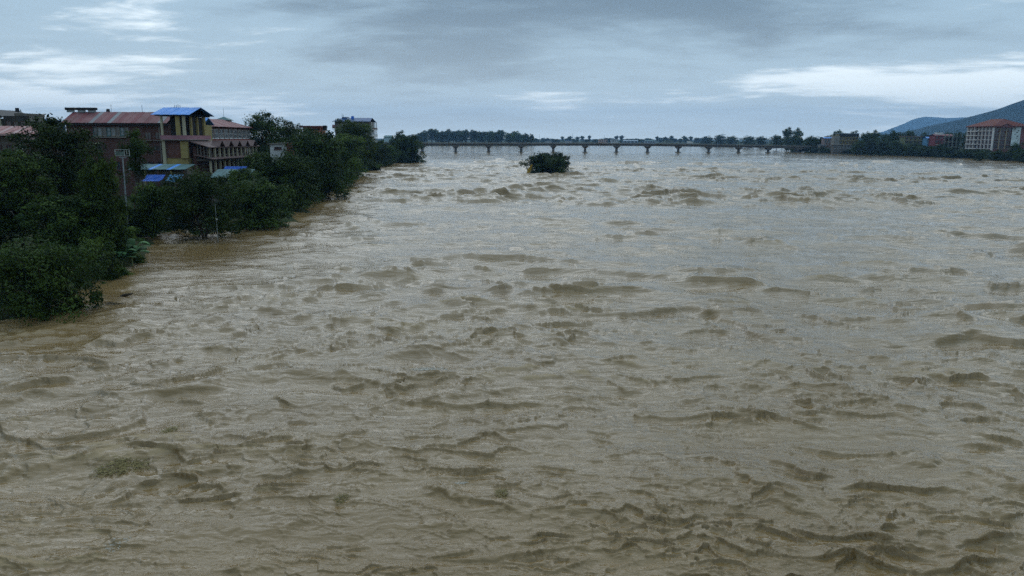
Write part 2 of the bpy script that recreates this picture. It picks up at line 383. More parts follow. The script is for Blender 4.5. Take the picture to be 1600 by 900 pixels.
def leaf_quads(C, nrm, size, rng, aspect=0.5, droop=0.0):
    """one kite-shaped leaf (a small spray of leaves far off) at each point C"""
    n = len(C)
    up = rng.normal(size=(n, 3)); up[:, 2] -= droop
    a = np.cross(nrm, up); a /= np.linalg.norm(a, axis=1)[:, None] + 1e-9
    b = np.cross(nrm, a); b /= np.linalg.norm(b, axis=1)[:, None] + 1e-9
    if droop > 0:                                   # long axis hangs down
        s = np.sign(-b[:, 2:3]); b = b * np.where(s == 0, 1, s)
    L = size * (0.6 + 0.8 * rng.random((n, 1))); W = L * aspect
    v0 = C - b * L * 0.5; v1 = C + a * W * 0.5 - nrm * W * 0.12; v2 = C + b * L * 0.5; v3 = C - a * W * 0.5 - nrm * W * 0.12
    V = np.stack([v0, v1, v2, v3], 1).reshape(-1, 3)
    return V, np.arange(n * 4).reshape(n, 4)
def crown_mesh(name, clumps, per, size, seed, mat, droop=0.0, flat=0.75, aspect=0.5, hang=0.0):
    """clumps: (x,y,z,r) leaf clumps; leaves fill each clump, thicker towards its outside"""
    rng = np.random.default_rng(seed); Cs, Ns, Ts = [], [], []
    for (x, y, z, r) in clumps:
        k = max(6, int(per * (0.6 + 0.8 * rng.random())))
        d = rng.normal(size=(k, 3)); d /= np.linalg.norm(d, axis=1)[:, None]
        rad = r * (0.35 + 0.75 * rng.random((k, 1)) ** 0.6)
        p = d * rad * np.array([1, 1, flat])
        if hang:
            p[:, 2] -= hang * r * rng.random(k) ** 2 * 2.0
        nn = d * 0.8 + rng.normal(size=(k, 3)) * 0.55 + np.array([0, 0, 0.55]); nn /= np.linalg.norm(nn, axis=1)[:, None]
        Cs.append(p + np.array([x, y, z])); Ns.append(nn)
        Ts.append(np.clip(rng.random() ** 1.5 * 0.85 + rng.normal(size=k) * 0.15 + 0.08, 0, 1))
    C = np.concatenate(Cs); N = np.concatenate(Ns); T = np.concatenate(Ts)
    V, Fq = leaf_quads(C, N, size, rng, aspect, droop)
    me = np_mesh(name, V, Fq)
    at_ = me.attributes.new('tint', 'FLOAT', 'POINT'); at_.data.foreach_set('value', np.repeat(T, 4).astype(np.float32))
    me.materials.append(mat)
    return me
def tube(bm, pts, radii, seg=6):
    rings = []
    for i, p in enumerate(pts):
        p = Vector(p)
        d = (Vector(pts[min(i + 1, len(pts) - 1)]) - Vector(pts[max(i - 1, 0)])).normalized()
        a = d.orthogonal().normalized(); b = d.cross(a)
        rings.append([bm.verts.new(p + (a * math.cos(k * 2 * math.pi / seg) + b * math.sin(k * 2 * math.pi / seg)) * radii[i]) for k in range(seg)])
    for r0, r1 in zip(rings, rings[1:]):
        # align rings to keep the tube untwisted
        best = min(range(seg), key=lambda s: sum((r0[k].co - r1[(k + s) % seg].co).length for k in range(seg)))
        for k in range(seg):
            bm.faces.new((r0[k], r0[(k + 1) % seg], r1[(k + 1 + best) % seg], r1[(k + best) % seg]))
    bm.faces.new(rings[-1])
def bm_mesh(name, bm, mat, smooth=False):
    bmesh.ops.recalc_face_normals(bm, faces=bm.faces)
    me = bpy.data.meshes.new(name); bm.to_mesh(me); bm.free(); me.materials.append(mat)
    if smooth:
        for p in me.polygons: p.use_smooth = True
    return me
def make_tree(seed, h, w, low, nl, clr, per, leaf, mat=LEAF, shape='dome', trunk_r=None, stems=1, droop=0.0, hang=0.0, flat=0.75):
    """trunk + limbs and clumps at the limb ends. Unit: metres, base at z=0; low = height where the crown starts"""
    rng = random.Random(seed); clumps = []; bm = bmesh.new()
    tr = trunk_r or h * 0.022
    for s in range(stems):
        lean = (rng.uniform(-.06, .06) * h, rng.uniform(-.06, .06) * h) if stems == 1 else (math.cos(s * 6.28 / stems + seed) * w * .16, math.sin(s * 6.28 / stems + seed) * w * .16)
        th = h * rng.uniform(0.62, 0.72)
        tp = [(0, 0, -1.5), (lean[0] * .15, lean[1] * .15, h * .12), (lean[0] * .5, lean[1] * .5, th * .5), (lean[0], lean[1], th), (lean[0] * 1.15, lean[1] * 1.15, h * .86)]
        tube(bm, tp, [tr * 1.3, tr, tr * .8, tr * .5, tr * .12], 7)
        n = nl // stems
        for i in range(n):
            f_ = (i + rng.random()) / n
            z1 = low + (h - low) * (0.06 + 0.92 * f_)
            q = (z1 - low) / max(h - low, .1)
            if shape == 'dome': rr = math.sqrt(max(0, 1 - max(0, (q - .3) / .72) ** 2)) * (0.72 + .28 * min(1, q / .3))
            elif shape == 'cone': rr = (1 - q) ** .7 * .95 + .1
            elif shape == 'vase': rr = (0.35 + .75 * q) * math.sqrt(max(0, 1 - max(0, (q - .72) / .3) ** 2))
            else: rr = math.sin(math.pi * min(1, q * .85 + .12)) ** .7
            a = i * 2.399 + rng.uniform(-.5, .5)
            rad = rr * w / 2 * rng.uniform(.45, 1.14) * (1 - clr * .8 / w)
            e = (lean[0] * q + math.cos(a) * rad, lean[1] * q + math.sin(a) * rad, min(z1 + rng.uniform(-.5, .9) * clr, h * rng.uniform(.78, 1.03) - clr * .4))
            zs = max(h * .1, min(th * .95, low * .6 + (z1 - low) * .55))
            k = min(1, zs / th); st = (lean[0] * k, lean[1] * k, zs)
            md = ((st[0] + e[0]) / 2, (st[1] + e[1]) / 2, (st[2] + e[2]) / 2 + rad * .12)
            if rad > .2 * w: tube(bm, [st, md, e], [tr * .38, tr * .24, tr * .07], 4)
            clumps.append((*e, clr * rng.uniform(.45, 1.4)))
            if rad > .3 * w / 2:
                g = rng.uniform(.3, .65)
                clumps.append((e[0] * g + rng.uniform(-.5, .5) * clr, e[1] * g + rng.uniform(-.5, .5) * clr, e[2] * 1.0 + rng.uniform(-.4, .6) * clr * .8 if e[2] < h * .8 else e[2] - clr * .5, clr * rng.uniform(.7, 1.15)))
    trunk = bm_mesh('trunk', bm, BARK, True)
    crown = crown_mesh('crown', clumps, per, leaf, seed, mat, droop, flat, 0.5, hang)
    return trunk, crown, h, w
TPL = {}
TPL['mango'] = make_tree(3, 9.0, 9.5, 0.4, 70, 1.15, 130, 0.34, LEAF2, 'dome', .16, 1, .4)
TPL['mango_b'] = make_tree(17, 9.0, 9.0, 0.3, 64, 1.25, 140, 0.36, LEAF, 'round', .16, 1, .2)
TPL['willowy'] = make_tree(5, 6.6, 8.6, 0.9, 70, 0.85, 170, 0.24, LEAF2, 'dome', .12, 3, 1.0, .75)
TPL['airy'] = make_tree(8, 16.0, 10.0, 3.0, 80, 1.05, 110, 0.34, LEAF2, 'round', .22, 1, .2, .2)
TPL['airy_b'] = make_tree(21, 15.0, 9.0, 2.0, 72, 1.1, 120, 0.34, LEAF, 'dome', .22, 1, .2, .1)
TPL['slender'] = make_tree(11, 14.0, 5.0, 7.5, 30, 0.75, 90, 0.30, LEAF2, 'round', .14, 1, .5, .4)
TPL['forked'] = make_tree(13, 8.5, 10.0, 1.6, 60, 1.0, 130, 0.30, LEAF2, 'dome', .17, 2, .5, .35)
TPL['shrub'] = make_tree(23, 3.4, 4.4, 0.1, 36, 0.6, 120, 0.22, LEAF, 'dome', .06, 3, .3)
TPL['river_bush'] = make_tree(53, 8.0, 11.0, 0.2, 110, 1.25, 150, 0.42, LEAF2, 'round', .2, 3, .2)
TPL['far_a'] = make_tree(31, 20.0, 16.0, 3.0, 44, 2.3, 60, 0.95, LEAF2, 'dome', .4, 1)
TPL['far_b'] = make_tree(37, 20.0, 13.0, 4.0, 40, 2.0, 60, 0.95, LEAF, 'round', .4, 1)
TPL['far_c'] = make_tree(43, 20.0, 19.0, 0.5, 50, 2.5, 60, 1.0, LEAF2, 'dome', .4, 1)
TPL['far_d'] = make_tree(47, 22.0, 10.0, 6.0, 34, 1.8, 60, 0.9, LEAF2, 'vase', .35, 1)
_rt = random.Random(77)
def plant(tpl, name, loc, h, w, label, cat='tree', group=None, rz=None):
    trunk, crown, th, tw = TPL[tpl]
    o = empty(name, loc, _rt.uniform(0, 6.28) if rz is None else rz, label, cat, group)
    o.scale = (w / tw, w / tw, h / th)
    link('trunk', trunk, o); link('crown', crown, o)
    return o
def tree_px(tpl, name, cx, base, top, wpx, label, dist=None, cat='tree', group=None, z0=None, rz=None):
    """stand a tree where the photograph shows it: base pixel on the water, or a given distance on the land"""
    if dist is None:
        g = G(cx, base); dist = g.y; x = g.x; z = -0.9
    else:
        x = AT(cx, 217, dist).x; z = LZ(x, dist) - .1
    if z0 is not None: z = z0
    ztop = AT(cx, top, dist).z
    return plant(tpl, name, (x, dist, z), ztop - z, wpx * math.hypot(x, dist) / F * math.cos(math.atan2(abs(x), dist)), label, cat, group, rz)

# left bank, from the camera up the river
tree_px('willowy', 'drooping_tree', 66, 492, 368, 190, 'dark drooping tree half under water at the near left bank', rz=.4)
tree_px('shrub', 'bush', 160, 438, 392, 62, 'leafy green bush at the water edge touching the drooping tree', cat='bush')
tree_px('shrub', 'bush', 128, 440, 372, 70, 'tangled bush standing just behind the drooping tree', cat='bush', dist=76)
tree_px('airy', 'tall_tree', 102, 0, 175, 150, 'tall loose tree covering the left end of the brick building', dist=92, rz=1.0)
tree_px('airy_b', 'tall_tree', 18, 0, 226, 130, 'broad dark tree below the salmon striped roof', dist=84, rz=2.2)
tree_px('mango_b', 'leafy_tree', 152, 0, 240, 70, 'lighter green rounded tree beside the lamp pole', dist=82)
tree_px('mango', 'leafy_tree', 92, 0, 300, 130, 'low dark spreading tree behind the drooping tree', dist=80)
tree_px('slender', 'slender_tree', 211, 0, 196, 46, 'slender bare stemmed tree in front of the brick facade', dist=112)
tree_px('shrub', 'bush', 230, 0, 286, 66, 'rounded bush behind the lamp pole at the flooded gate', cat='bush', dist=108)
tree_px('shrub', 'bush', 276, 0, 300, 44, 'small bush between the gate wall and the forked tree', cat='bush', dist=116)
tree_px('shrub', 'bush', 196, 0, 322, 56, 'dark bush filling the bank behind the lamp pole foot', cat='bush', dist=106)
tree_px('shrub', 'bush', 244, 0, 330, 60, 'spreading bush against the flooded compound wall', cat='bush', dist=118)
tree_px('mango', 'leafy_tree', 262, 0, 300, 80, 'dark tree behind the flooded compound wall', dist=124)
tree_px('shrub', 'bush', 176, 0, 352, 56, 'dark bush behind the banana plants', cat='bush', dist=92)
tree_px('forked', 'forked_tree', 320, 374, 266, 128, 'forked tree standing in the water beside the thin pole', rz=.8)
tree_px('mango', 'leafy_tree', 404, 357, 276, 112, 'low round tree wading in water between forked tree and taller trees', rz=2.0)
tree_px('mango_b', 'leafy_tree', 372, 0, 262, 70, 'pale green tree in front of the green tin roof', dist=134)
tree_px('mango', 'leafy_tree', 440, 331, 238, 108, 'dark tree below the small white house', rz=4.0)
tree_px('mango_b', 'leafy_tree', 404, 0, 236, 70, 'yellowish green tree top left of the small white house', dist=160)
tree_px('mango', 'leafy_tree', 498, 312, 202, 112, 'large dense tree hanging over the water by the orange house', rz=1.1)
tree_px('mango', 'leafy_tree', 474, 320, 240, 64, 'dark lower tree leaning against the large dense tree', rz=3.1)
tree_px('airy_b', 'leafy_tree', 538, 290, 204, 74, 'dense tree whose branches dip into the current', rz=5.0)
tree_px('airy_b', 'tall_tree', 560, 276, 182, 80, 'tall tree hiding most of the blue roofed hotel', rz=.3)
tree_px('mango', 'leafy_tree', 589, 260, 218, 50, 'low round tree at the foot of the blue roofed hotel', rz=.9)
tree_px('river_bush', 'leafy_tree', 572, 268, 226, 56, 'dark tree overhanging the water below the riverside hotel', rz=.2)
tree_px('river_bush', 'leafy_tree', 598, 258, 236, 36, 'squat dark bush tree at the bend before the lone tree', rz=1.2)
tree_px('river_bush', 'leafy_tree', 516, 298, 236, 76, 'dark lower boughs between the two dense overhanging trees', rz=2.2)
tree_px('mango_b', 'leafy_tree', 606, 0, 226, 40, 'small tree between the hotel and the lone flooded tree', dist=420)
tree_px('river_bush', 'lone_tree', 633, 255, 212, 56, 'lone dark tree standing in the flood before the bridge', rz=1.4, z0=-2.4)
tree_px('far_b', 'tall_tree', 624, 0, 204, 24, 'narrow tree rising behind the lone flooded tree', dist=500)
tree_px('shrub', 'snagged_branch', 661, 254.5, 250, 11, 'small leafy branch snagged in water beside the lone tree', cat='branch')
tree_px('airy', 'tall_tree', 412, 0, 171, 74, 'big round crowned tree behind the small white house', dist=205, rz=2.6)
tree_px('airy_b', 'tall_tree', 452, 0, 185, 62, 'lower companion of the big round crowned tree', dist=215, rz=1.9)
tree_px('mango', 'leafy_tree', 486, 0, 199, 52, 'tree in front of the orange house wall', dist=232)
tree_px('river_bush', 'river_bush', 856, 271.5, 238.5, 74, 'dark bushy tree top standing alone out in mid river', cat='bush', rz=.5, z0=-2.4)

# the bank goes on wooded beyond the edge of the view
for px_, d_, tp_, top_, w_ in ((-60, 80, 'mango', 300, 150), (-95, 96, 'airy_b', 215, 150), (-190, 90, 'mango_b', 250, 170), (-260, 120, 'airy', 200, 120), (-330, 105, 'mango', 250, 160), (-180, 150, 'airy_b', 205, 110), (-60, 150, 'mango', 225, 110)):
    tree_px(tp_, 'bank_edge_tree', px_, 0, top_, w_, 'tree on the left bank past the salmon roofed building', dist=d_, group='trees past the salmon roofed building')

# banana clump at the water's edge
def banana(px, py, h, label):
    g = G(px, py); root = empty('banana_plant', (g.x, g.y, -.2), 0, label, 'plant')
    rng = random.Random(5)
    bm = bmesh.new(); tube(bm, [(0, 0, -.5), (.05, 0, h * .15), (.1, .05, h * .3)], [.16, .13, .08], 7)
    link('stem', bm_mesh('stem', bm, simple('banana_stem', (.12, .14, .06), .7)), root)
    for k in range(15):
        a = k * 2.399 + rng.uniform(-.3, .3); L = h * rng.uniform(.55, .8); lift = rng.uniform(.75, 1.5); W = .36 * rng.uniform(.8, 1.2)
        d = Vector((math.cos(a), math.sin(a), 0)); s = Vector((-d.y, d.x, 0)); P = []
        for i in range(7):
            q = i / 6
            P.append((d * (L * q * (1.15 - .45 * lift)) + Vector((.1, .05, h * .25 + L * (lift * q - .75 * lift * q * q))), W * math.sin(math.pi * min(1, q * .93 + .07)) ** .6))
        bm = bmesh.new(); rows = []
        for p, wd in P:
            rows.append([bm.verts.new(p + s * wd - Vector((0, 0, wd * .25))), bm.verts.new(p), bm.verts.new(p - s * wd - Vector((0, 0, wd * .25)))])
        for r0, r1 in zip(rows, rows[1:]):
            bm.faces.new((r0[0], r0[1], r1[1], r1[0])); bm.faces.new((r0[1], r0[2], r1[2], r1[1]))
        me = bm_mesh('leaf', bm, LEAFB, True)
        at_ = me.attributes.new('tint', 'FLOAT', 'POINT'); at_.data.foreach_set('value', np.full(len(me.vertices), rng.random(), np.float32))
        link('leaf', me, root)
    return root
banana(206, 416, 5.2, 'banana plant with broad torn leaves at the flooded bank')
banana(190, 420, 4.2, 'smaller banana plant against the bush by the bank')
def weed_px(cx, base, top, wpx, label):
    tree_px('shrub', 'weed_clump', cx, base, top, wpx, label, cat='weeds')
weed_px(186, 431, 418, 44, 'low clump of weeds trailing in the water below the banana')
weed_px(214, 411, 398, 32, 'matted weeds at the foot of the banana plant')
# ================================================================ built things
def box_bm(bm, x0, x1, y0, y1, z0, z1):
    v = [bm.verts.new((x, y, z)) for z in (z0, z1) for x, y in ((x0, y0), (x1, y0), (x1, y1), (x0, y1))]
    for f in ((3, 2, 1, 0), (4, 5, 6, 7), (0, 1, 5, 4), (1, 2, 6, 5), (2, 3, 7, 6), (3, 0, 4, 7)): bm.faces.new([v[i] for i in f])
def poly_bm(bm, top, th):
    """a sheet with thickness th below the given outline"""
    a = [bm.verts.new(p) for p in top]; b = [bm.verts.new((p[0], p[1], p[2] - th)) for p in top]; n = len(a)
    bm.faces.new(a); bm.faces.new(b[::-1])
    for i in range(n): bm.faces.new((a[i], b[i], b[(i + 1) % n], a[(i + 1) % n]))
class Thing:
    """a thing in world coordinates whose parts hang under an Empty at its base"""
    def __init__(s, name, loc, label, cat, group=None):
        s.o = Vector(loc); s.root = empty(name, loc, 0, label, cat, group)
    def part(s, name, bm, mat, parent=None, label=None):
        bmesh.ops.translate(bm, verts=bm.verts, vec=-s.o)
        o = link(name, bm_mesh(name, bm, mat), parent or s.root)
        if label: o['label'] = label
        return o
    def box(s, name, x0, x1, y0, y1, z0, z1, mat, parent=None, label=None):
        bm = bmesh.new(); box_bm(bm, x0, x1, y0, y1, z0, z1); return s.part(name, bm, mat, parent, label)
    def sheet(s, name, pts, th, mat, parent=None, label=None):
        bm = bmesh.new(); poly_bm(bm, pts, th); return s.part(name, bm, mat, parent, label)
    def window(s, face, c, a0, a1, z0, z1, fmat, pmat, nv=1, nh=0, name='window', fw=.09):
        """face 'f' looks to -Y at y=c, 'r' to +X at x=c, 'l' to -X at x=c; frame with pane and mullions, a sill below"""
        bm = bmesh.new()
        def bar(p0, p1, q0, q1, d0, d1):
            if face == 'f': box_bm(bm, p0, p1, c - d1, c - d0, q0, q1)
            elif face == 'r': box_bm(bm, c + d0, c + d1, p0, p1, q0, q1)
            else: box_bm(bm, c - d1, c - d0, p0, p1, q0, q1)
        bar(a0, a0 + fw, z0, z1, .0, .14); bar(a1 - fw, a1, z0, z1, .0, .14)
        bar(a0 + fw, a1 - fw, z0, z0 + fw, .0, .14); bar(a0 + fw, a1 - fw, z1 - fw, z1, .0, .14)
        for i in range(nv):
            m_ = a0 + (a1 - a0) * (i + 1) / (nv + 1); bar(m_ - fw * .35, m_ + fw * .35, z0 + fw, z1 - fw, .05, .12)
        for i in range(nh):
            m_ = z0 + (z1 - z0) * (i + 1) / (nh + 1); bar(a0 + fw, a1 - fw, m_ - fw * .35, m_ + fw * .35, .055, .115)
        wo = s.part(name, bm, fmat)
        bm = bmesh.new(); bar(a0 + fw * .5, a1 - fw * .5, z0 + fw * .5, z1 - fw * .5, .01, .04)
        s.part('pane', bm, pmat, wo)
        bm = bmesh.new(); bar(a0 - .12, a1 + .12, z0 - .12, z0 - .003, .0, .24)
        s.part('sill', bm, fmat, wo)
        return wo
CONC = simple('weathered_concrete', (.20, .18, .155), .9, .3, .25, .2)
CONCD = simple('stained_concrete', (.11, .095, .08), .9, .4, .3, .2)
PLAST = simple('cream_plaster', (.33, .30, .21), .85, .18, .5)
YEL = simple('yellow_paint', (.26, .205, .08), .8, .2, .6)
WHITE = simple('white_paint', (.48, .48, .465), .7, .15, .6)
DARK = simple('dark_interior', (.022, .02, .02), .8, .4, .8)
BROWNSH = simple('brown_shutter', (.10, .045, .035), .6, .25, 1.0)
MAUVE = simple('mauve_paint', (.25, .12, .14), .7, .2, .7)
REDR = simple('red_roof_sheet', (.15, .042, .045), .6, .25, .35)
REDR2 = simple('faded_roof_sheet', (.165, .066, .066), .6, .3, .35)
GREYR = simple('bare_zinc_sheet', (.17, .165, .17), .55, .25, .5, 0, .2)
SALM = simple('salmon_roof_sheet', (.27, .115, .105), .6, .2, .4)
SALP = simple('pale_roof_sheet', (.34, .21, .195), .6, .2, .4)
BLUER = simple('blue_roof_sheet', (.045, .20, .52), .5, .2, .4)
BLUET = simple('blue_tarpaulin', (.02, .12, .50), .45, .3, 1.0, .3)
TEALR = simple('green_tin_roof', (.05, .11, .11), .6, .35, .6)
BROWNR = simple('brown_roof_sheet', (.12, .075, .068), .65, .3, .6)
STEEL = simple('galvanised_steel', (.24, .27, .28), .5, .15, 2.0, 0, .4)
BLACKP = simple('black_plastic', (.015, .015, .017), .5, .3, 1.0)
m, t, b = base_mat('red_brick')
br = t.nodes.new('ShaderNodeTexBrick'); br.inputs['Scale'].default_value = 1.0
br.inputs['Brick Width'].default_value = .24; br.inputs['Row Height'].default_value = .08; br.inputs['Mortar Size'].default_value = .008
br.inputs['Color1'].default_value = (.13, .04, .03, 1); br.inputs['Color2'].default_value = (.09, .032, .025, 1); br.inputs['Mortar'].default_value = (.12, .09, .075, 1)
tcn = t.nodes.new('ShaderNodeTexCoord'); mp = t.nodes.new('ShaderNodeMapping'); mp.inputs['Rotation'].default_value = (R(90), 0, 0)
t.links.new(tcn.outputs['Object'], mp.inputs[0]); t.links.new(mp.outputs[0], br.inputs['Vector'])
nn = t.nodes.new('ShaderNodeTexNoise'); nn.inputs['Scale'].default_value = .4; nn.inputs['Detail'].default_value = 6; t.links.new(tcn.outputs['Object'], nn.inputs['Vector'])
mm = t.nodes.new('ShaderNodeMix'); mm.data_type = 'RGBA'; mm.blend_type = 'MULTIPLY'; mm.inputs[0].default_value = .7
t.links.new(br.outputs[0], mm.inputs[6]); t.links.new(nn.outputs[0], mm.inputs[7]); 
gmn = t.nodes.new('ShaderNodeBrightContrast'); gmn.inputs[1].default_value = .06; t.links.new(mm.outputs[2], gmn.inputs[0])
t.links.new(mm.outputs[2], b.inputs['Base Color']); b.inputs['Roughness'].default_value = .9
BRICK = m
m, t, b = base_mat('window_glass')
b.inputs['Base Color'].default_value = (.03, .035, .04, 1); b.inputs['Roughness'].default_value = .08
nn = t.nodes.new('ShaderNodeTexNoise'); nn.inputs['Scale'].default_value = .6
bp = t.nodes.new('ShaderNodeBump'); bp.inputs['Strength'].default_value = .05; t.links.new(nn.outputs[0], bp.inputs['Height']); t.links.new(bp.outputs[0], b.inputs['Normal'])
GLASS = m
CURT = simple('curtained_pane', (.20, .22, .23), .35, .35, 1.5)

# ---------------------------------------------------------------- the long road bridge
def bridge():
    A, B = PIER_A, PIER_B; d = (B - A); span = d.length / NP; d.z = 0; d.normalize(); nrm = Vector((-d.y, d.x, 0))
    T = Thing('road_bridge', (A.x, A.y, 0), 'long concrete road bridge on hammerhead piers across the flooded river', 'bridge')
    def top(s): return 9.9 + .35 * float(sstep(-60, 190, np.array(s))) - 3.7 * float(sstep(150, 520, np.array(s)))
    S0, S1 = -3 * span, 12.3 * span
    def sweep(name, o0, o1, h0, h1, mat, n=60, a=S0, b_=S1):
        bm = bmesh.new(); rows = []
        for i in range(n + 1):
            s = a + (b_ - a) * i / n; z = top(s); p = A + d * s
            rows.append([bm.verts.new((p.x + nrm.x * o, p.y + nrm.y * o, z + h)) for o, h in ((o0, h0), (o1, h0), (o1, h1), (o0, h1))])
        for r0, r1 in zip(rows, rows[1:]):
            for k in range(4): bm.faces.new((r0[k], r0[(k + 1) % 4], r1[(k + 1) % 4], r1[k]))
        bm.faces.new(rows[0]); bm.faces.new(rows[-1])
        return T.part(name, bm, mat)
    sweep('deck', -5.2, 5.2, -1.3, -.75, CONCD)
    sweep('kerb', -5.35, -4.75, -.745, -.35, CONC); sweep('kerb', 4.75, 5.35, -.745, -.35, CONC)
    for o in (-3.6, -1.2, 1.2, 3.6): sweep('girder', o - .35, o + .35, -3.1, -1.305, CONCD)
    for o in (-5.1, 5.1):
        r_ = sweep('railing', o - .07, o + .07, .22, .36, CONC)
        bm = bmesh.new(); s = S0
        while s < S1:
            p = A + d * s; z = top(s); box_bm(bm, p.x - .14, p.x + .14, p.y + nrm.y * o - .1, p.y + nrm.y * o + .1, z - .35, z + .22); s += 2.4
        po = T.part('railing_posts', bm, CONC, r_); po['kind'] = 'stuff'
    for i in range(-2, 13):
        s = i * span; p = A + d * s; z = top(s) - 3.1
        bm = bmesh.new(); n = 14
        for zz0, zz1, r0, r1 in ((-4, z - 2.0, 1.45, 1.3),):
            a0 = [bm.verts.new((p.x + r0 * math.cos(k * 6.2832 / n), p.y + 1.5 * r0 * math.sin(k * 6.2832 / n), zz0)) for k in range(n)]
            a1 = [bm.verts.new((p.x + r1 * math.cos(k * 6.2832 / n), p.y + 1.5 * r1 * math.sin(k * 6.2832 / n), zz1)) for k in range(n)]
            for k in range(n): bm.faces.new((a0[k], a0[(k + 1) % n], a1[(k + 1) % n], a1[k]))
            bm.faces.new(a1)
        po = T.part('pier', bm, CONCD)
        bm = bmesh.new()                                     # flared hammerhead cap
        lo = [bm.verts.new((p.x + sx * 1.5, p.y + sy * 2.2, z - 2.3)) for sx, sy in ((-1, -1), (1, -1), (1, 1), (-1, 1))]
        mi = [bm.verts.new((p.x + sx * 2.9, p.y + sy * 4.6, z - .9)) for sx, sy in ((-1, -1), (1, -1), (1, 1), (-1, 1))]
        hi = [bm.verts.new((p.x + sx * 2.9, p.y + sy * 4.6, z - .02)) for sx, sy in ((-1, -1), (1, -1), (1, 1), (-1, 1))]
        for q0, q1 in ((lo, mi), (mi, hi)):
            for k in range(4): bm.faces.new((q0[k], q0[(k + 1) % 4], q1[(k + 1) % 4], q1[k]))
        bm.faces.new(hi); bm.faces.new(lo[::-1])
        T.part('pier_cap', bm, CONCD, po)
        bm = bmesh.new()
        a0 = [bm.verts.new((p.x + 3.6 * math.cos(k * 6.2832 / 16), p.y + 4.2 * math.sin(k * 6.2832 / 16), -3)) for k in range(16)]
        a1 = [bm.verts.new((p.x + 3.1 * math.cos(k * 6.2832 / 16), p.y + 3.7 * math.sin(k * 6.2832 / 16), .95)) for k in range(16)]
        for k in range(16): bm.faces.new((a0[k], a0[(k + 1) % 16], a1[(k + 1) % 16], a1[k]))
        bm.faces.new(a1); T.part('well_footing', bm, CONCD, po)
    # vehicle crossing
    s = (AT(1076, 222, 836).x - A.x) / d.x; p = A + d * s; z = top(s) - .75
    V = Thing('lorry', (p.x, p.y, z), 'small white box lorry driving over the bridge', 'lorry')
    V.box('cargo_box', p.x - 2.2, p.x + 1.7, p.y - 3.2, p.y - 1.0, z + .8, z + 3.4, WHITE)
    cab = V.box('cab', p.x + 1.75, p.x + 3.3, p.y - 3.15, p.y - 1.05, z + .6, z + 2.5, WHITE)
    V.box('windscreen', p.x + 3.31, p.x + 3.36, p.y - 3.0, p.y - 1.2, z + 1.6, z + 2.3, GLASS, cab)
    V.box('chassis', p.x - 2.3, p.x + 3.2, p.y - 2.9, p.y - 1.3, z + .5, z + .58, BLACKP)
    for wx in (-1.4, 2.5):
        for wy in (-3.15, -1.3):
            bm = bmesh.new(); bmesh.ops.create_cone(bm, cap_ends=True, segments=14, radius1=.48, radius2=.48, depth=.26, matrix=Matrix.Translation((p.x + wx, p.y + wy + .13, z + .48)) @ Matrix.Rotation(R(90), 4, 'X'))
            V.part('wheel', bm, BLACKP)
bridge()
# ---------------------------------------------------------------- left bank buildings
def ZAT(py, dist, px=300): return AT(px, py, dist).z
def XAT(px, dist): return AT(px, 217, dist).x
def roof_sheets(T, root, x0, x1, ye, ze, yr, zr, n, mats, shift=0.0, th=.05):
    """sheets running from eave (ye,ze) to ridge (yr,zr); neighbours lap a little, every other one lies higher"""
    for i in range(n):
        a, b_ = x0 + (x1 - x0) * i / n, x0 + (x1 - x0) * (i + 1) / n; up = .03 * (i % 2)
        T.sheet('roof_sheet', [(a + .01, ye, ze + up), (b_ + .05, ye, ze + up), (b_ + .05 + shift, yr, zr + up), (a + .01 + shift, yr, zr + up)], th, mats[i % len(mats)] if not callable(mats) else mats(i), root)
rngB = random.Random(4)

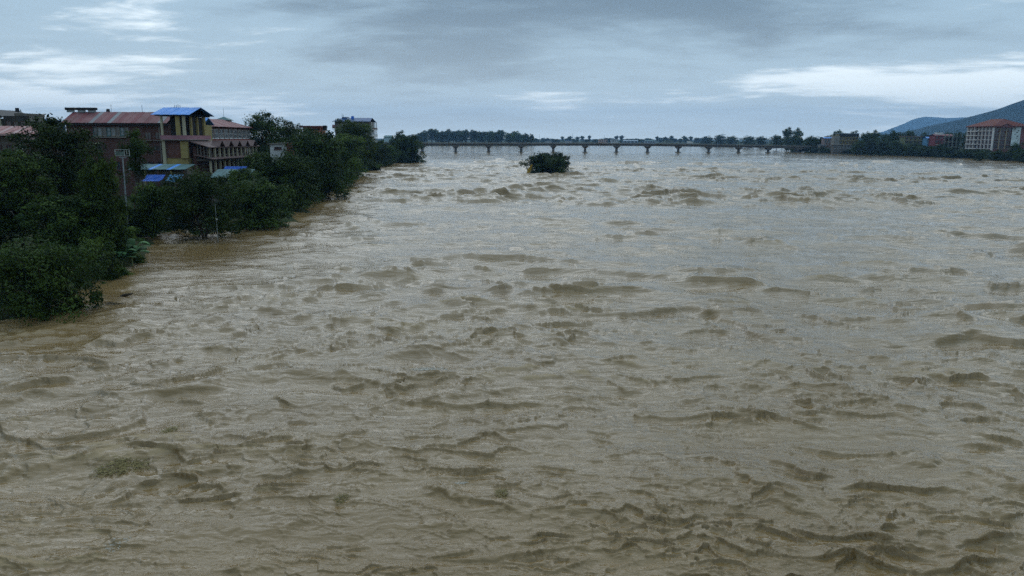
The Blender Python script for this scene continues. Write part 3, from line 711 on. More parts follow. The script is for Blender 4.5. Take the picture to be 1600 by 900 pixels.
# long brick building with the red sheet roof
def brick_block():
    D = 158.0; x0, x1 = XAT(97, D), XAT(262, D); gz = 1.8; ez = ZAT(192, D, 180)
    T = Thing('brick_building', ((x0 + x1) / 2, D + 4, gz), 'long dark brick building under a faded red sheet roof', 'building')
    y0, y1 = D + .8, D + 9
    T.box('wall', x0 + .6, x1, y0, y1, gz - 1, ez - .3, BRICK)
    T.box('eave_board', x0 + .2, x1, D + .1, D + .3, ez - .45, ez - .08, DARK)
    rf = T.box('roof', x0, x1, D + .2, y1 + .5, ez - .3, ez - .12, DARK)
    zr = ZAT(175, D + 5, 180)
    def pick(i): return GREYR if i in (6, 10, 21) else (REDR2 if i % 3 else REDR)
    roof_sheets(T, rf, x0, x1, D, ez, D + 5, zr, 23, pick, .0)
    roof_sheets(T, rf, x0, x1, D + 10, ez, D + 5.02, zr, 12, [REDR, REDR2])
    T.sheet('gable', [(x0 + .6, y0 + .3, ez - .2), (x0 + .6, D + 5, zr - .15), (x0 + .6, y1, ez - .2)], .05, BRICK, rf)
    for i, px in enumerate((116, 133, 149)):                 # solar heater trays along the ridge
        x = XAT(px, D + 5); q = T.box('solar_panel', x - .95, x + .95, D + 4.3, D + 5.2, zr + .35, zr + .85, BLACKP)
        T.box('panel_rack', x - .7, x + .7, D + 4.5, D + 5.0, zr - .1, zr + .34, STEEL, q)
    # top floor: a glazed gallery, then brick with ledges
    zt0, zt1 = ZAT(212, D, 180), ZAT(199, D, 180)
    for i in range(8):
        xa = XAT(144 + i * 7.0, D); T.window('f', y0, xa, xa + .82, zt0, zt1, CONC if i % 3 else TEALR, CURT if i in (1, 3, 4, 6) else GLASS, 0, 1)
    T.box('ledge', x0 + .4, XAT(196, D), y0 - .5, y0 - .003, ZAT(215, D, 180), ZAT(213.6, D, 180), CONC)
    T.box('ledge', XAT(133, D), XAT(158, D), y0 - .9, y0 - .003, ZAT(224.5, D, 180), ZAT(223, D, 180), PLAST)
    for px in (143, 220, 236):
        xa = XAT(px, D); T.window('f', y0, xa, xa + 1.3, ZAT(236, D, 180), ZAT(227, D, 180), BROWNSH, GLASS, 1)
    for px in (224, 240):
        xa = XAT(px, D); T.box('ledge', xa - .3, xa + 1.6, y0 - .5, y0 - .003, ZAT(220, D, 180), ZAT(219, D, 180), CONC)
        T.window('f', y0, xa, xa + 1.3, ZAT(217.5, D, 180), ZAT(206, D, 180), BROWNSH, GLASS, 1)
    for px in (150, 172, 205, 224, 240):
        xa = XAT(px, D); T.window('f', y0, xa, xa + 1.3, ZAT(266, D, 180), ZAT(252, D, 180), BROWNSH, GLASS, 1)
    T.box('ledge', XAT(196, D), x1 - .1, y0 - .45, y0 - .003, ZAT(259.5, D, 180), ZAT(257, D, 180), CONC)
    T.box('drain_pipe', XAT(247, D), XAT(248.2, D), y0 - .15, y0 - .003, gz, ez - .5, CONC)
    for px in (178, 226):
        x = XAT(px, D + 5); T.box('antenna', x - .03, x + .03, D + 5, D + 5.06, zr - .1, zr + 1.5, STEEL)
    xt = XAT(173, D + 6)
    bm = bmesh.new(); bmesh.ops.create_cone(bm, cap_ends=True, segments=16, radius1=.45, radius2=.3, depth=.9, matrix=Matrix.Translation((xt, D + 6, zr + .2)))
    T.part('water_tank', bm, BLACKP)
brick_block()

# yellow house with the bright blue roof and its veranda wing
def blue_roof_house():
    D = 150.0; x0, x1 = XAT(254, D), XAT(292, D); gz = 1.8; dep = 10.4
    def Z(py): return ZAT(py, D, 275)
    ez = Z(182)
    T = Thing('yellow_house', ((x0 + x1) / 2, D + 5, gz), 'yellow house with bright blue sheet roof and open top floor', 'house')
    y1 = D + dep
    T.box('wall', x0, x1, D, y1, gz - 1, Z(285), PLAST)
    T.box('wall', x0 + .02, x1 - .02, D + .05, y1, Z(285) + .002, Z(247), YEL)
    T.box('wall', x0, x1, D + .02, y1, Z(247) + .002, Z(219), BRICK)
    # shuttered bay, yellow corner pillars
    T.box('shutter', XAT(262, D), XAT(281, D), D - .06, D - .003, Z(247), Z(225), BROWNSH)
    T.box('pillar', XAT(282, D), x1 + .12, D - .35, D + .3, Z(247), Z(221), YEL); T.box('pillar', x0 - .1, XAT(258, D), D - .3, D + .3, Z(285), Z(219), PLAST)
    T.box('balcony_slab', XAT(254, D), x1 + .5, D - .9, y1 + .3, Z(219), Z(217.8), CONC)
    T.box('balcony_parapet', XAT(254, D), x1 + .5, D - .9, D - .75, Z(217.8) + .002, Z(211.5), MAUVE)
    T.box('balcony_parapet', x1 + .34, x1 + .5, D - .74, y1 + .3, Z(217.8) + .002, Z(211.5), MAUVE)
    # open top floor: dark back wall, slim columns
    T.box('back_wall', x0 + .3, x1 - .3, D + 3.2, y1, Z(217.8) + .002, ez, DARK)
    for px, wd in ((256, .35), (281, .75), (290.5, .5)):
        x = XAT(px, D); T.box('column', x - wd / 2, x + wd / 2, D - .6, D - .2, Z(211.5) + .01, ez + .1, YEL if px == 281 else PLAST)
    for k, yy in enumerate((D + 2.4, D + 5.4, D + 8.6)): T.box('column', x1 - .3, x1 + .12, yy, yy + (.35 if k < 2 else .9), Z(217.8) + .01, ez + .1, YEL)
    # roof
    xe0, xe1 = XAT(238, D - 1.2), XAT(293, D - 1.2) + .6
    yr, zr = D + 4.6, ZAT(168, D + 4.6, 275)
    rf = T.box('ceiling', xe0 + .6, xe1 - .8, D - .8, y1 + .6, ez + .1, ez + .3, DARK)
    roof_sheets(T, rf, xe0, xe1, D - 1.2, ez + .32, yr, zr, 9, [BLUER])
    roof_sheets(T, rf, xe0, xe1, y1 + 1.0, ez + .32, yr + .02, zr, 6, [BLUER])
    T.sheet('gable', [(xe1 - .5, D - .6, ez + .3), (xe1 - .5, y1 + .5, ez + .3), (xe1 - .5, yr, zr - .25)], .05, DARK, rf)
    for px in (277, 279.5, 282, 285):
        x = XAT(px, yr); T.box('antenna', x - .04, x + .04, yr, yr + .08, zr - .1, zr + rngB.uniform(.4, .9), STEEL)
    # lower walls at street level
    T.window('f', D, XAT(263, D), XAT(272, D), Z(283), Z(272), PLAST, GLASS, 1)
    # veranda wing on the river side
    V = Thing('veranda_wing', (x1 + 2.4, D + 14, gz), 'three storey veranda wing with pale columns beside the yellow house', 'building')
    xa, xb = x1 + .55, x1 + 3.6; ya, yb = D + 1.0, D + 30
    zf1, zf2, zf3 = Z(272), Z(249), Z(229)
    V.box('wall', xa, xa + .6, ya, yb, gz - 1, zf3, BRICK)
    V.box('floor_slab', xa + .602, xb + .3, ya, yb, zf2 - .35, zf2, CONCD); V.box('floor_slab', xa + .602, xb + .3, ya, yb, zf1 - .35, zf1, CONCD)
    V.box('base_wall', xa + .602, xb, ya, yb, gz - 1, zf1 - .352, CONCD)
    # roof leaning down to the river, a row of small gablets on its far half
    rr = V.sheet('veranda_roof', [(xa - .5, ya - .8, zf3 + 1.1), (xb + .6, ya - .8, zf3 - .1), (xb + .6, yb, zf3 - .1), (xa - .5, yb, zf3 + 1.1)], .12, BROWNR)
    V.sheet('lower_canopy', [(xa + .61, ya - 1.2, zf2 + .9), (xb + 1.2, ya - 1.2, zf2 + .1), (xb + 1.2, yb, zf2 + .1), (xa + .61, yb, zf2 + .9)], .1, BROWNR)
    for k in range(5):
        yy = ya + 5 + k * 5.0
        V.sheet('gablet', [(xb + .9, yy - 1.6, zf3 - .05), (xb + .9, yy, zf3 + 1.2), (xb - 1.2, yy, zf3 + 1.2), (xb - .6, yy - 1.6, zf3 + .2)], .08, BROWNR, rr)
        V.sheet('gablet', [(xb + .9, yy, zf3 + 1.2), (xb + .9, yy + 1.6, zf3 - .05), (xb - .6, yy + 1.6, zf3 + .2), (xb - 1.2, yy, zf3 + 1.2)], .08, BROWNR, rr)
    for k in range(12):
        yy = ya + .2 + k * 2.5
        V.box('column', xb - .1, xb + .25, yy, yy + .35, zf2 + .002, zf3 - .1, PLAST)
        V.box('column', xb - .1, xb + .25, yy, yy + .35, zf1 + .002, zf2 - .36, PLAST)
    for k in range(5): V.box('column', xa + .8 + k * .62, xa + 1.0 + k * .62, ya + .02, ya + .25, zf2 + .002, zf3 + .4 - k * .1, CONCD)
    for k in range(9):
        yy = ya + 1.0 + k * 3.0; V.window('r', xa + .6, yy, yy + 1.3, zf2 + .8, zf2 + 2.2, BROWNSH, GLASS, 1)
    hv = V.box('balustrade', xb + .05, xb + .15, ya, yb, zf2 + .75, zf2 + .85, CONCD)
blue_roof_house()

# red hipped roof house beyond, its long side to the river
def red_hip_house():
    xs = XAT(325, 172); y0, y1 = 172.0, 200.0; gz = 1.8; x0 = xs - 9
    ez = ZAT(198, 172, 330)
    T = Thing('red_roof_house', ((x0 + xs) / 2, (y0 + y1) / 2, gz), 'brick house with red hipped roof and rooftop turret', 'house')
    T.box('wall', x0, xs, y0, y1, gz - 1, ez - .1, BRICK)
    T.box('band', xs + .003, xs + .5, y0, y1, ez - 4.35, ez - 2.75, simple('red_oxide_paint', (.24, .05, .035), .7, .2, .6))
    T.box('band', xs + .003, xs + .5, y0, y1, ez - 9.0, ez - 8.2, WHITE)
    for k in range(9):
        yy = y0 + .8 + k * 3.0
        T.window('r', xs + .0, yy, yy + 2.2, ez - 2.5, ez - .45, WHITE, GLASS, 2, 1)
        T.window('r', xs + .0, yy, yy + 2.2, ez - 7.4, ez - 4.9, WHITE, GLASS, 2, 1)
        T.window('r', xs + .0, yy, yy + 1.9, ez - 11.6, ez - 9.5, WHITE, GLASS, 1)
    T.window('f', y0, xs - 3.2, xs - .6, ez - 2.4, ez - .5, YEL, GLASS, 2)
    T.box('balcony', xs - 3.6, xs + .8, y0 - 1.2, y0 - .003, ez - 5.2, ez - 3.4, BLACKP)
    # roof: ridge along the house, hipped far end
    xm = (x0 + xs) / 2; zr = ZAT(184, 176, 326); e = .9
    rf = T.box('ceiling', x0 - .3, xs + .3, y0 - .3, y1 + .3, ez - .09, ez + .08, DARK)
    n = 12
    for i in range(n):
        a, b_ = y0 - e + (y1 - y0 + e) * i / n, y0 - e + (y1 - y0 + e) * (i + 1) / n; up = .03 * (i % 2)
        ra, rb = min(a, y1 - 5), min(b_, y1 - 5)
        pts = [(xs + e, a, ez + .1 + up), (xs + e, b_ + .04, ez + .1 + up), (xm, rb + .04, zr + up)] + ([(xm, ra, zr + up)] if ra < rb else [])
        T.sheet('roof_sheet', pts, .05, REDR if i % 3 else REDR2, rf)
    T.sheet('roof_sheet', [(x0 - e, y0 - e, ez + .1), (xm - .02, y0 - e, zr), (xm - .02, y1 - 5, zr), (x0 - e, y1 + e, ez + .1)], .05, REDR, rf)
    T.sheet('roof_sheet', [(xs + e, y1 + .1, ez + .1), (x0 - e, y1 + e, ez + .1), (xm, y1 - 4.9, zr)], .05, REDR, rf)
    T.sheet('gable', [(x0, y0 - .1, ez), (xs, y0 - .1, ez), (xm, y0 - .1, zr - .2)], .05, DARK, rf)
    # turret
    tx, ty = XAT(352, 196), 196.0; tb = ez + .6; tz = ZAT(188, 196, 352)
    tu = T.box('turret', tx - 1.4, tx + 1.4, ty - 1.4, ty + 1.4, tb, tz, BRICK)
    bm = bmesh.new(); c = [bm.verts.new((tx + sx * 1.9, ty + sy * 1.9, tz)) for sx, sy in ((-1, -1), (1, -1), (1, 1), (-1, 1))]; ap = bm.verts.new((tx, ty, tz + .9))
    for k in range(4): bm.faces.new((c[k], c[(k + 1) % 4], ap))
    bm.faces.new(c[::-1]); T.part('turret_roof', bm, TEALR, tu)
    T.box('antenna', tx - .03, tx + .03, ty - .03, ty + .03, tz + .8, tz + 3.0, STEEL, tu)
    # small blue roof between
    B = Thing('blue_roof_annex', (XAT(315, 166), 166, gz), 'small annex with blue gable roof behind the yellow house', 'house')
    xa, xb = XAT(304, 166), XAT(318, 166); za = ZAT(195, 166, 312); zb = ZAT(184, 169, 312)
    B.box('wall', xa, xb, 166, 171, gz - 1, za, YEL)
    B.sheet('roof', [(xa - .4, 165.4, za + .02), (xb + .4, 165.4, za + .02), (xb + .4, 168.5, zb), (xa - .4, 168.5, zb)], .06, BLUER)
    B.sheet('roof', [(xa - .4, 168.52, zb), (xb + .4, 168.52, zb), (xb + .4, 171.6, za + .02), (xa - .4, 171.6, za + .02)], .06, BLUER)
red_hip_house()

# houses at the far left
def left_edge():
    D = 118.0; gz = 1.6
    x0, x1 = XAT(-80, D), XAT(62, D); ez, zr = ZAT(209, D, 30), ZAT(197, D + 4, 30)
    T = Thing('salmon_roof_building', ((x0 + x1) / 2, D + 4, gz), 'low building with salmon and pale striped sheet roof', 'building')
    T.box('wall', x0 + .5, x1 - 1.2, D + 1.2, D + 8, gz - 1, ez - .2, CONCD)
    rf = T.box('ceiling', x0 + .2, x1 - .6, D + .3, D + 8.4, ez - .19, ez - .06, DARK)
    roof_sheets(T, rf, x0, x1 - .4, D, ez, D + 4.2, zr, 24, [SALM, SALP, SALM, SALM], .0)
    roof_sheets(T, rf, x0, x1 - .4, D + 8.6, ez, D + 4.22, zr, 10, [SALM])
    T.box('eave_gutter', x0, x1 - .4, D - .18, D - .02, ez - .28, ez - .02, SALP)
    T.sheet('awning', [(XAT(20, D), D + 1.1, ez - .35), (XAT(20, D), D - .6, ez - .75), (XAT(54, D), D - .6, ez - .85), (XAT(54, D), D + 1.1, ez - .35)], .05, SALP)
    for i in range(6):
        xa = XAT(-50 + i * 17, D); T.window('f', D + 1.2, xa, xa + .9, ez - 3.4, ez - 1.6, WHITE if i == 4 else BROWNSH, GLASS, 1)
        T.window('f', D + 1.2, xa, xa + .9, ez - 6.8, ez - 5.0, STEEL if i == 3 else BROWNSH, GLASS, 1)
    D = 172.0; x0, x1 = XAT(-60, D), XAT(15, D); ez = ZAT(185, D, 0)
    T = Thing('cream_house', ((x0 + x1) / 2, D + 4, gz), 'cream walled house with dark gable roof at the far left', 'house')
    T.box('wall', x0, XAT(5, D), D, D + 9, gz - 1, ez, PLAST)
    zr = ZAT(171, D, 0); xm = XAT(-6, D)
    T.sheet('roof', [(x0 - 2, D - .8, zr - 3.0), (xm, D - .8, zr), (xm, D + 9.6, zr), (x0 - 2, D + 9.6, zr - 3.0)], .15, BLACKP)
    T.sheet('roof', [(xm + .01, D - .8, zr), (XAT(17, D), D - .8, ez - .1), (XAT(17, D), D + 9.6, ez - .1), (xm + .01, D + 9.6, zr)], .15, BLACKP)
    T.window('f', D, XAT(-8, D), XAT(0, D), ez - 3.4, ez - 1.8, BROWNSH, GLASS, 1)
    D = 168.0; x0, x1 = XAT(9, D), XAT(43, D); tz = ZAT(181, D, 25)
    T = Thing('dark_block', ((x0 + x1) / 2, D + 4, gz), 'dark flat roofed block with rooftop water tank', 'building')
    T.box('wall', x0, x1, D, D + 7, gz - 1, tz, simple('mouldy_render', (.045, .04, .035), .9, .4, .6))
    T.box('parapet', XAT(27, D), x1 + .05, D - .1, D + 7.1, tz + .002, tz + .55, CONCD)
    st = T.box('tank_stand', XAT(23.6, D), XAT(24.4, D), D + 2, D + 2.15, tz, tz + .9, STEEL)
    bm = bmesh.new(); bmesh.ops.create_cone(bm, cap_ends=True, segments=18, radius1=.42, radius2=.36, depth=.85, matrix=Matrix.Translation((XAT(22.5, D), D + 2.1, tz + 1.3)))
    T.part('water_tank', bm, BLACKP)
    T.box('tank_stand', XAT(27.6, D), XAT(28.5, D), D + 2, D + 2.15, tz, tz + 1.4, STEEL)
    T.box('balcony', x1 + .06, XAT(50, D), D + .2, D + 5, tz - 1.1, tz - .9, CONC); T.box('rail', XAT(48.6, D), XAT(49, D), D + .2, D + 5, tz - .898, tz - .1, CONC)
    for k in range(3):
        T.window('f', D, x0 + .6 + k * 1.5, x0 + 1.6 + k * 1.5, tz - 2.6, tz - 1.2, BROWNSH, GLASS, 1)
    D = 176.0; x0, x1 = XAT(57, D), XAT(82, D)
    T = Thing('small_blue_house', ((x0 + x1) / 2, D + 3, gz), 'small house with blue roof beside the tall loose tree', 'house')
    za = ZAT(191, D, 70); zb = ZAT(186, D + 3, 70)
    T.box('wall', x0 + .2, x1 - .2, D, D + 6, gz - 1, za - .06, simple('navy_paint', (.03, .05, .09), .8))
    T.sheet('roof', [(x0, D - .5, za), (x1, D - .5, za), (x1 - .8, D + 3, zb), (x0 + .8, D + 3, zb)], .06, BLUER)
    T.sheet('roof', [(x0 + .8, D + 3.02, zb), (x1 - .8, D + 3.02, zb), (x1, D + 6.5, za), (x0, D + 6.5, za)], .06, BLUER)
    T.window('f', D, x0 + 1.0, x0 + 2.1, za - 1.9, za - .5, WHITE, GLASS, 1)
left_edge()

# sheds and tarpaulins below the houses
def sheds():
    gz = 1.4
    D = 136.0; x0, x1 = XAT(197, D), XAT(286, D); z1 = ZAT(261, D, 240)
    T = Thing('long_shed', ((x0 + x1) / 2, D + 2, gz), 'long low shed with dark green and blue sheet roof', 'shed')
    T.box('wall', x0 + .3, x1 - .3, D + 1.2, D + 4, gz - 1, z1 - .4, CONCD)
    def pk(i): return BLUER if i in (4, 8) else TEALR
    rf = T.box('purlin', x0, x1, D + .1, D + .25, z1 - .62, z1 - .42, DARK)
    roof_sheets(T, rf, x0, x1, D - .3, z1 - .4, D + 4.4, z1 + .35, 12, pk)
    for k in range(5): T.box('post', x0 + .4 + k * 2.3, x0 + .55 + k * 2.3, D - .1, D + .05, gz - 1, z1 - .63, YEL if k % 2 else BROWNSH)
    def tarp(px0, px1, py0, py1, D, label, sag=.25):
        x0, x1 = XAT(px0, D), XAT(px1, D); za, zb = ZAT(py1, D, px0), ZAT(py0, D + 2.2, px0); n = 8
        bm = bmesh.new(); rows = []
        for j in range(5):
            q = j / 4; rows.append([bm.verts.new((x0 + (x1 - x0) * i / n, D + 2.6 * q, za + (zb - za) * q - sag * math.sin(math.pi * q) * abs(math.sin(i * 1.9 + j)))) for i in range(n + 1)])
        for r0, r1 in zip(rows, rows[1:]):
            for i in range(n): bm.faces.new((r0[i], r0[i + 1], r1[i + 1], r1[i]))
        T = Thing('tarpaulin_shelter', ((x0 + x1) / 2, D + 1.3, LZ((x0 + x1) / 2, D)), label, 'shelter')
        g = bmesh.ops.solidify(bm, geom=bm.faces[:], thickness=.03)
        T.part('tarpaulin', bm, BLUET if px0 != 250 else simple('faded_tarpaulin', (.08, .26, .46), .5, .3, 1.0, .3))
        for x in (x0 + .1, x1 - .2):
            for y, z in ((D + .05, za), (D + 2.45, zb)): T.box('post', x, x + .1, y, y + .1, T.o.z - .3, z - .1, BROWNSH)
    tarp(214, 243, 273, 283, 128, 'crumpled blue tarpaulin shelter below the long shed')
    tarp(250, 272, 273, 284, 128, 'pale blue tarpaulin shelter next to the crumpled one')
    tarp(341, 376, 260, 269, 140, 'bright blue tarpaulin shelter above the green tin roof')
    tarp(428, 440, 270, 279, 150, 'blue tarpaulin glimpsed between the bank trees')
    D = 134.0; x0, x1 = XAT(322, D), XAT(382, D); z1 = ZAT(268, D, 350)
    T = Thing('tin_shed', ((x0 + x1) / 2, D + 2, gz), 'shed with green tin roof beside the veranda wing', 'shed')
    T.box('wall', x0 + .3, x1 - .3, D + .8, D + 4, gz - 1, z1 - .9, CONCD)
    rf = T.box('purlin', x0, x1, D + .1, D + .25, z1 - 1.3, z1 - 1.1, DARK)
    roof_sheets(T, rf, x0, x1, D - .2, z1 - 1.05, D + 4.4, z1 + .2, 8, [TEALR])
    # flooded compound wall and gate by the pole
    D = 113.0; x0, x1 = XAT(203, D), XAT(262, D)
    T = Thing('compound_wall', ((x0 + x1) / 2, D, 0), 'low flooded compound wall with rails behind the lamp pole', 'wall')
    T.box('wall', x0, x1, D, D + .25, -1, ZAT(356, D, 230), CONCD)
    for k in range(4): T.box('rail', x0, x1, D + .08, D + .14, ZAT(354 - k * 4, D, 230), ZAT(353.2 - k * 4, D, 230), STEEL)
    for k in range(7):
        x = x0 + (x1 - x0) * k / 6; T.box('post', x - .07, x + .07, D + .02, D + .2, ZAT(356, D, 230), ZAT(340, D, 230), STEEL)
sheds()

# houses further up the left bank
def upstream_houses():
    D = 178.0; gz = 2.0
    x0, x1 = XAT(421, D), XAT(447, D); z0, z1 = ZAT(243, D, 434), ZAT(225, D, 434)
    T = Thing('white_house', ((x0 + x1) / 2, D + 3, gz), 'small white house with a red side wall among the trees', 'house')
    T.box('wall', x0, x1, D, D + 5.5, gz - 1, z1, WHITE)
    T.box('side_wall', x1 + .003, x1 + .25, D + .02, D + 5.5, gz - 1, z1 + .3, simple('red_wall', (.30, .06, .06), .8, .2, .8))
    T.sheet('roof', [(x0 - .5, D - .5, z1 + .05), (x1 + .2, D - .5, z1 + .3), (x1 + .2, D + 6, z1 + .4), (x0 - .5, D + 6, z1 + .15)], .12, CONC)
    T.window('f', D, XAT(428, D), XAT(439, D), ZAT(233, D, 434), ZAT(229.5, D, 434), BROWNSH, GLASS, 1)
    D = 255.0; x0, x1 = XAT(474, D), XAT(500, D); z1 = ZAT(199, D, 488)
    T = Thing('orange_house', ((x0 + x1) / 2, D + 4, gz), 'orange walled house with flat roof behind the trees', 'house')
    T.box('wall', x0, x1, D, D + 8, gz - 1, z1, simple('orange_paint', (.26, .08, .03), .8, .2, .5))
    T.box('roof', x0 - .8, x1 + .6, D - .8, D + 8.5, z1 + .002, z1 + .5, simple('dark_red_slab', (.12, .04, .04), .8))
    T.box('cornice', x0 - .1, x1 + .1, D - .15, D - .003, z1 - .9, z1 - .4, DARK)
    for k in range(3): T.window('f', D, x0 + .8 + k * 1.8, x0 + 1.9 + k * 1.8, z1 - 3.2, z1 - 1.6, WHITE, GLASS, 1)
    bm = bmesh.new(); bmesh.ops.create_cone(bm, cap_ends=True, segments=16, radius1=.7, radius2=.65, depth=1.5, matrix=Matrix.Translation((XAT(505, D), D + 3, z1 - .1)))
    T.box('roof_slab', x1 + .61, XAT(508, D), D + 1, D + 6, z1 - 1.1, z1 - .85, CONC); T.part('water_tank', bm, BLACKP)
    # riverside hotel with blue roof
    D = 405.0; x0, x1 = XAT(524, D), XAT(577, D); ez = ZAT(190, D, 550)
    T = Thing('riverside_hotel', ((x0 + x1) / 2, D + 8, gz), 'multi storey riverside hotel with dark blue roof behind tall trees', 'hotel')
    T.box('wall', x0, x1, D, D + 16, gz - 1, ez, CONCD)
    zr = ZAT(184, D + 5, 550); xm = XAT(548, D)
    NAVY = simple('navy_roof_sheet', (.03, .07, .16), .5, .25, .4)
    rf = T.sheet('roof', [(x0 - 1.2, D - 1.2, ez + .1), (x1 + 1.0, D - 1.2, ez + .1), (x1 + .6, D + 7, zr), (x0 + 2.5, D + 7, zr)], .15, NAVY)
    T.sheet('roof', [(x0 + 2.5, D + 7.02, zr), (x1 + .6, D + 7.02, zr), (x1 + 1.0, D + 17, ez + .1), (x0 - 1.2, D + 17, ez + .1)], .15, NAVY)
    T.box('stair_head', XAT(533, D), XAT(542, D), D + 4, D + 8, ez, ZAT(182.5, D, 538), NAVY); T.box('stair_door', XAT(541, D), XAT(543.5, D), D + 3.9, D + 3.99, ez + .2, ZAT(183.5, D, 538), WHITE)
    T.box('mast', XAT(533, D), XAT(533.6, D), D + 4, D + 4.2, ZAT(183, D, 533), ZAT(177.5, D, 533), STEEL); T.box('mast', XAT(535, D), XAT(535.5, D), D + 4, D + 4.2, ZAT(183, D, 533), ZAT(179, D, 533), STEEL)
    bm = bmesh.new(); bmesh.ops.create_cone(bm, cap_ends=True, segments=16, radius1=.8, radius2=.7, depth=1.3, matrix=Matrix.Translation((XAT(549, D), D + 5, ZAT(183, D, 550))))
    T.part('water_tank', bm, BLUET)
    T.box('balcony', x0 - 1.4, x0 - .003, D, D + 5, ez - 3.4, ez - 1.6, MAUVE)
    for r_ in range(4):
        zb = ez - 3.0 - r_ * 3.3
        for k in range(8): T.window('f', D, x0 + .8 + k * 2.1, x0 + 2.1 + k * 2.1, zb, zb + 1.7, WHITE if k % 2 else BROWNSH, GLASS, 1)
        T.box('balcony_slab', x1 + .003, x1 + 1.7, D + .5, D + 15.5, zb - 1.1, zb - .8, WHITE)
        T.box('balcony_rail', x1 + 1.55, x1 + 1.7, D + .5, D + 15.5, zb - .798, zb - .0, WHITE if r_ else BROWNSH)
        for k in range(4): T.window('r', x1, D + 1.5 + k * 3.6, D + 3.6 + k * 3.6, zb - .7, zb + 1.5, WHITE, GLASS, 1)
    for k in range(4): T.box('column', x1 + 1.2, x1 + 1.54, D + .6 + k * 4.8, D + 1.0 + k * 4.8, gz, ez - .1, WHITE)
    D = 900.0
    T = Thing('pale_far_house', (XAT(607, D), D, 2.5), 'pale house far off between the hotel and lone tree', 'house')
    T.box('wall', XAT(600, D), XAT(613, D), D, D + 12, 1, ZAT(214.5, D, 607), simple('pale_blue_wall', (.32, .42, .45), .8))
    T.sheet('roof', [(XAT(599, D), D - 1, ZAT(214.3, D, 607)), (XAT(614, D), D - 1, ZAT(214.3, D, 607)), (XAT(613, D), D + 6, ZAT(211.5, D, 607)), (XAT(600, D), D + 6, ZAT(211.5, D, 607))], .2, TEALR)
    for k in range(2): T.window('f', D, XAT(602 + k * 6, D), XAT(605 + k * 6, D), 8, 10.5, WHITE, GLASS, 1)
upstream_houses()
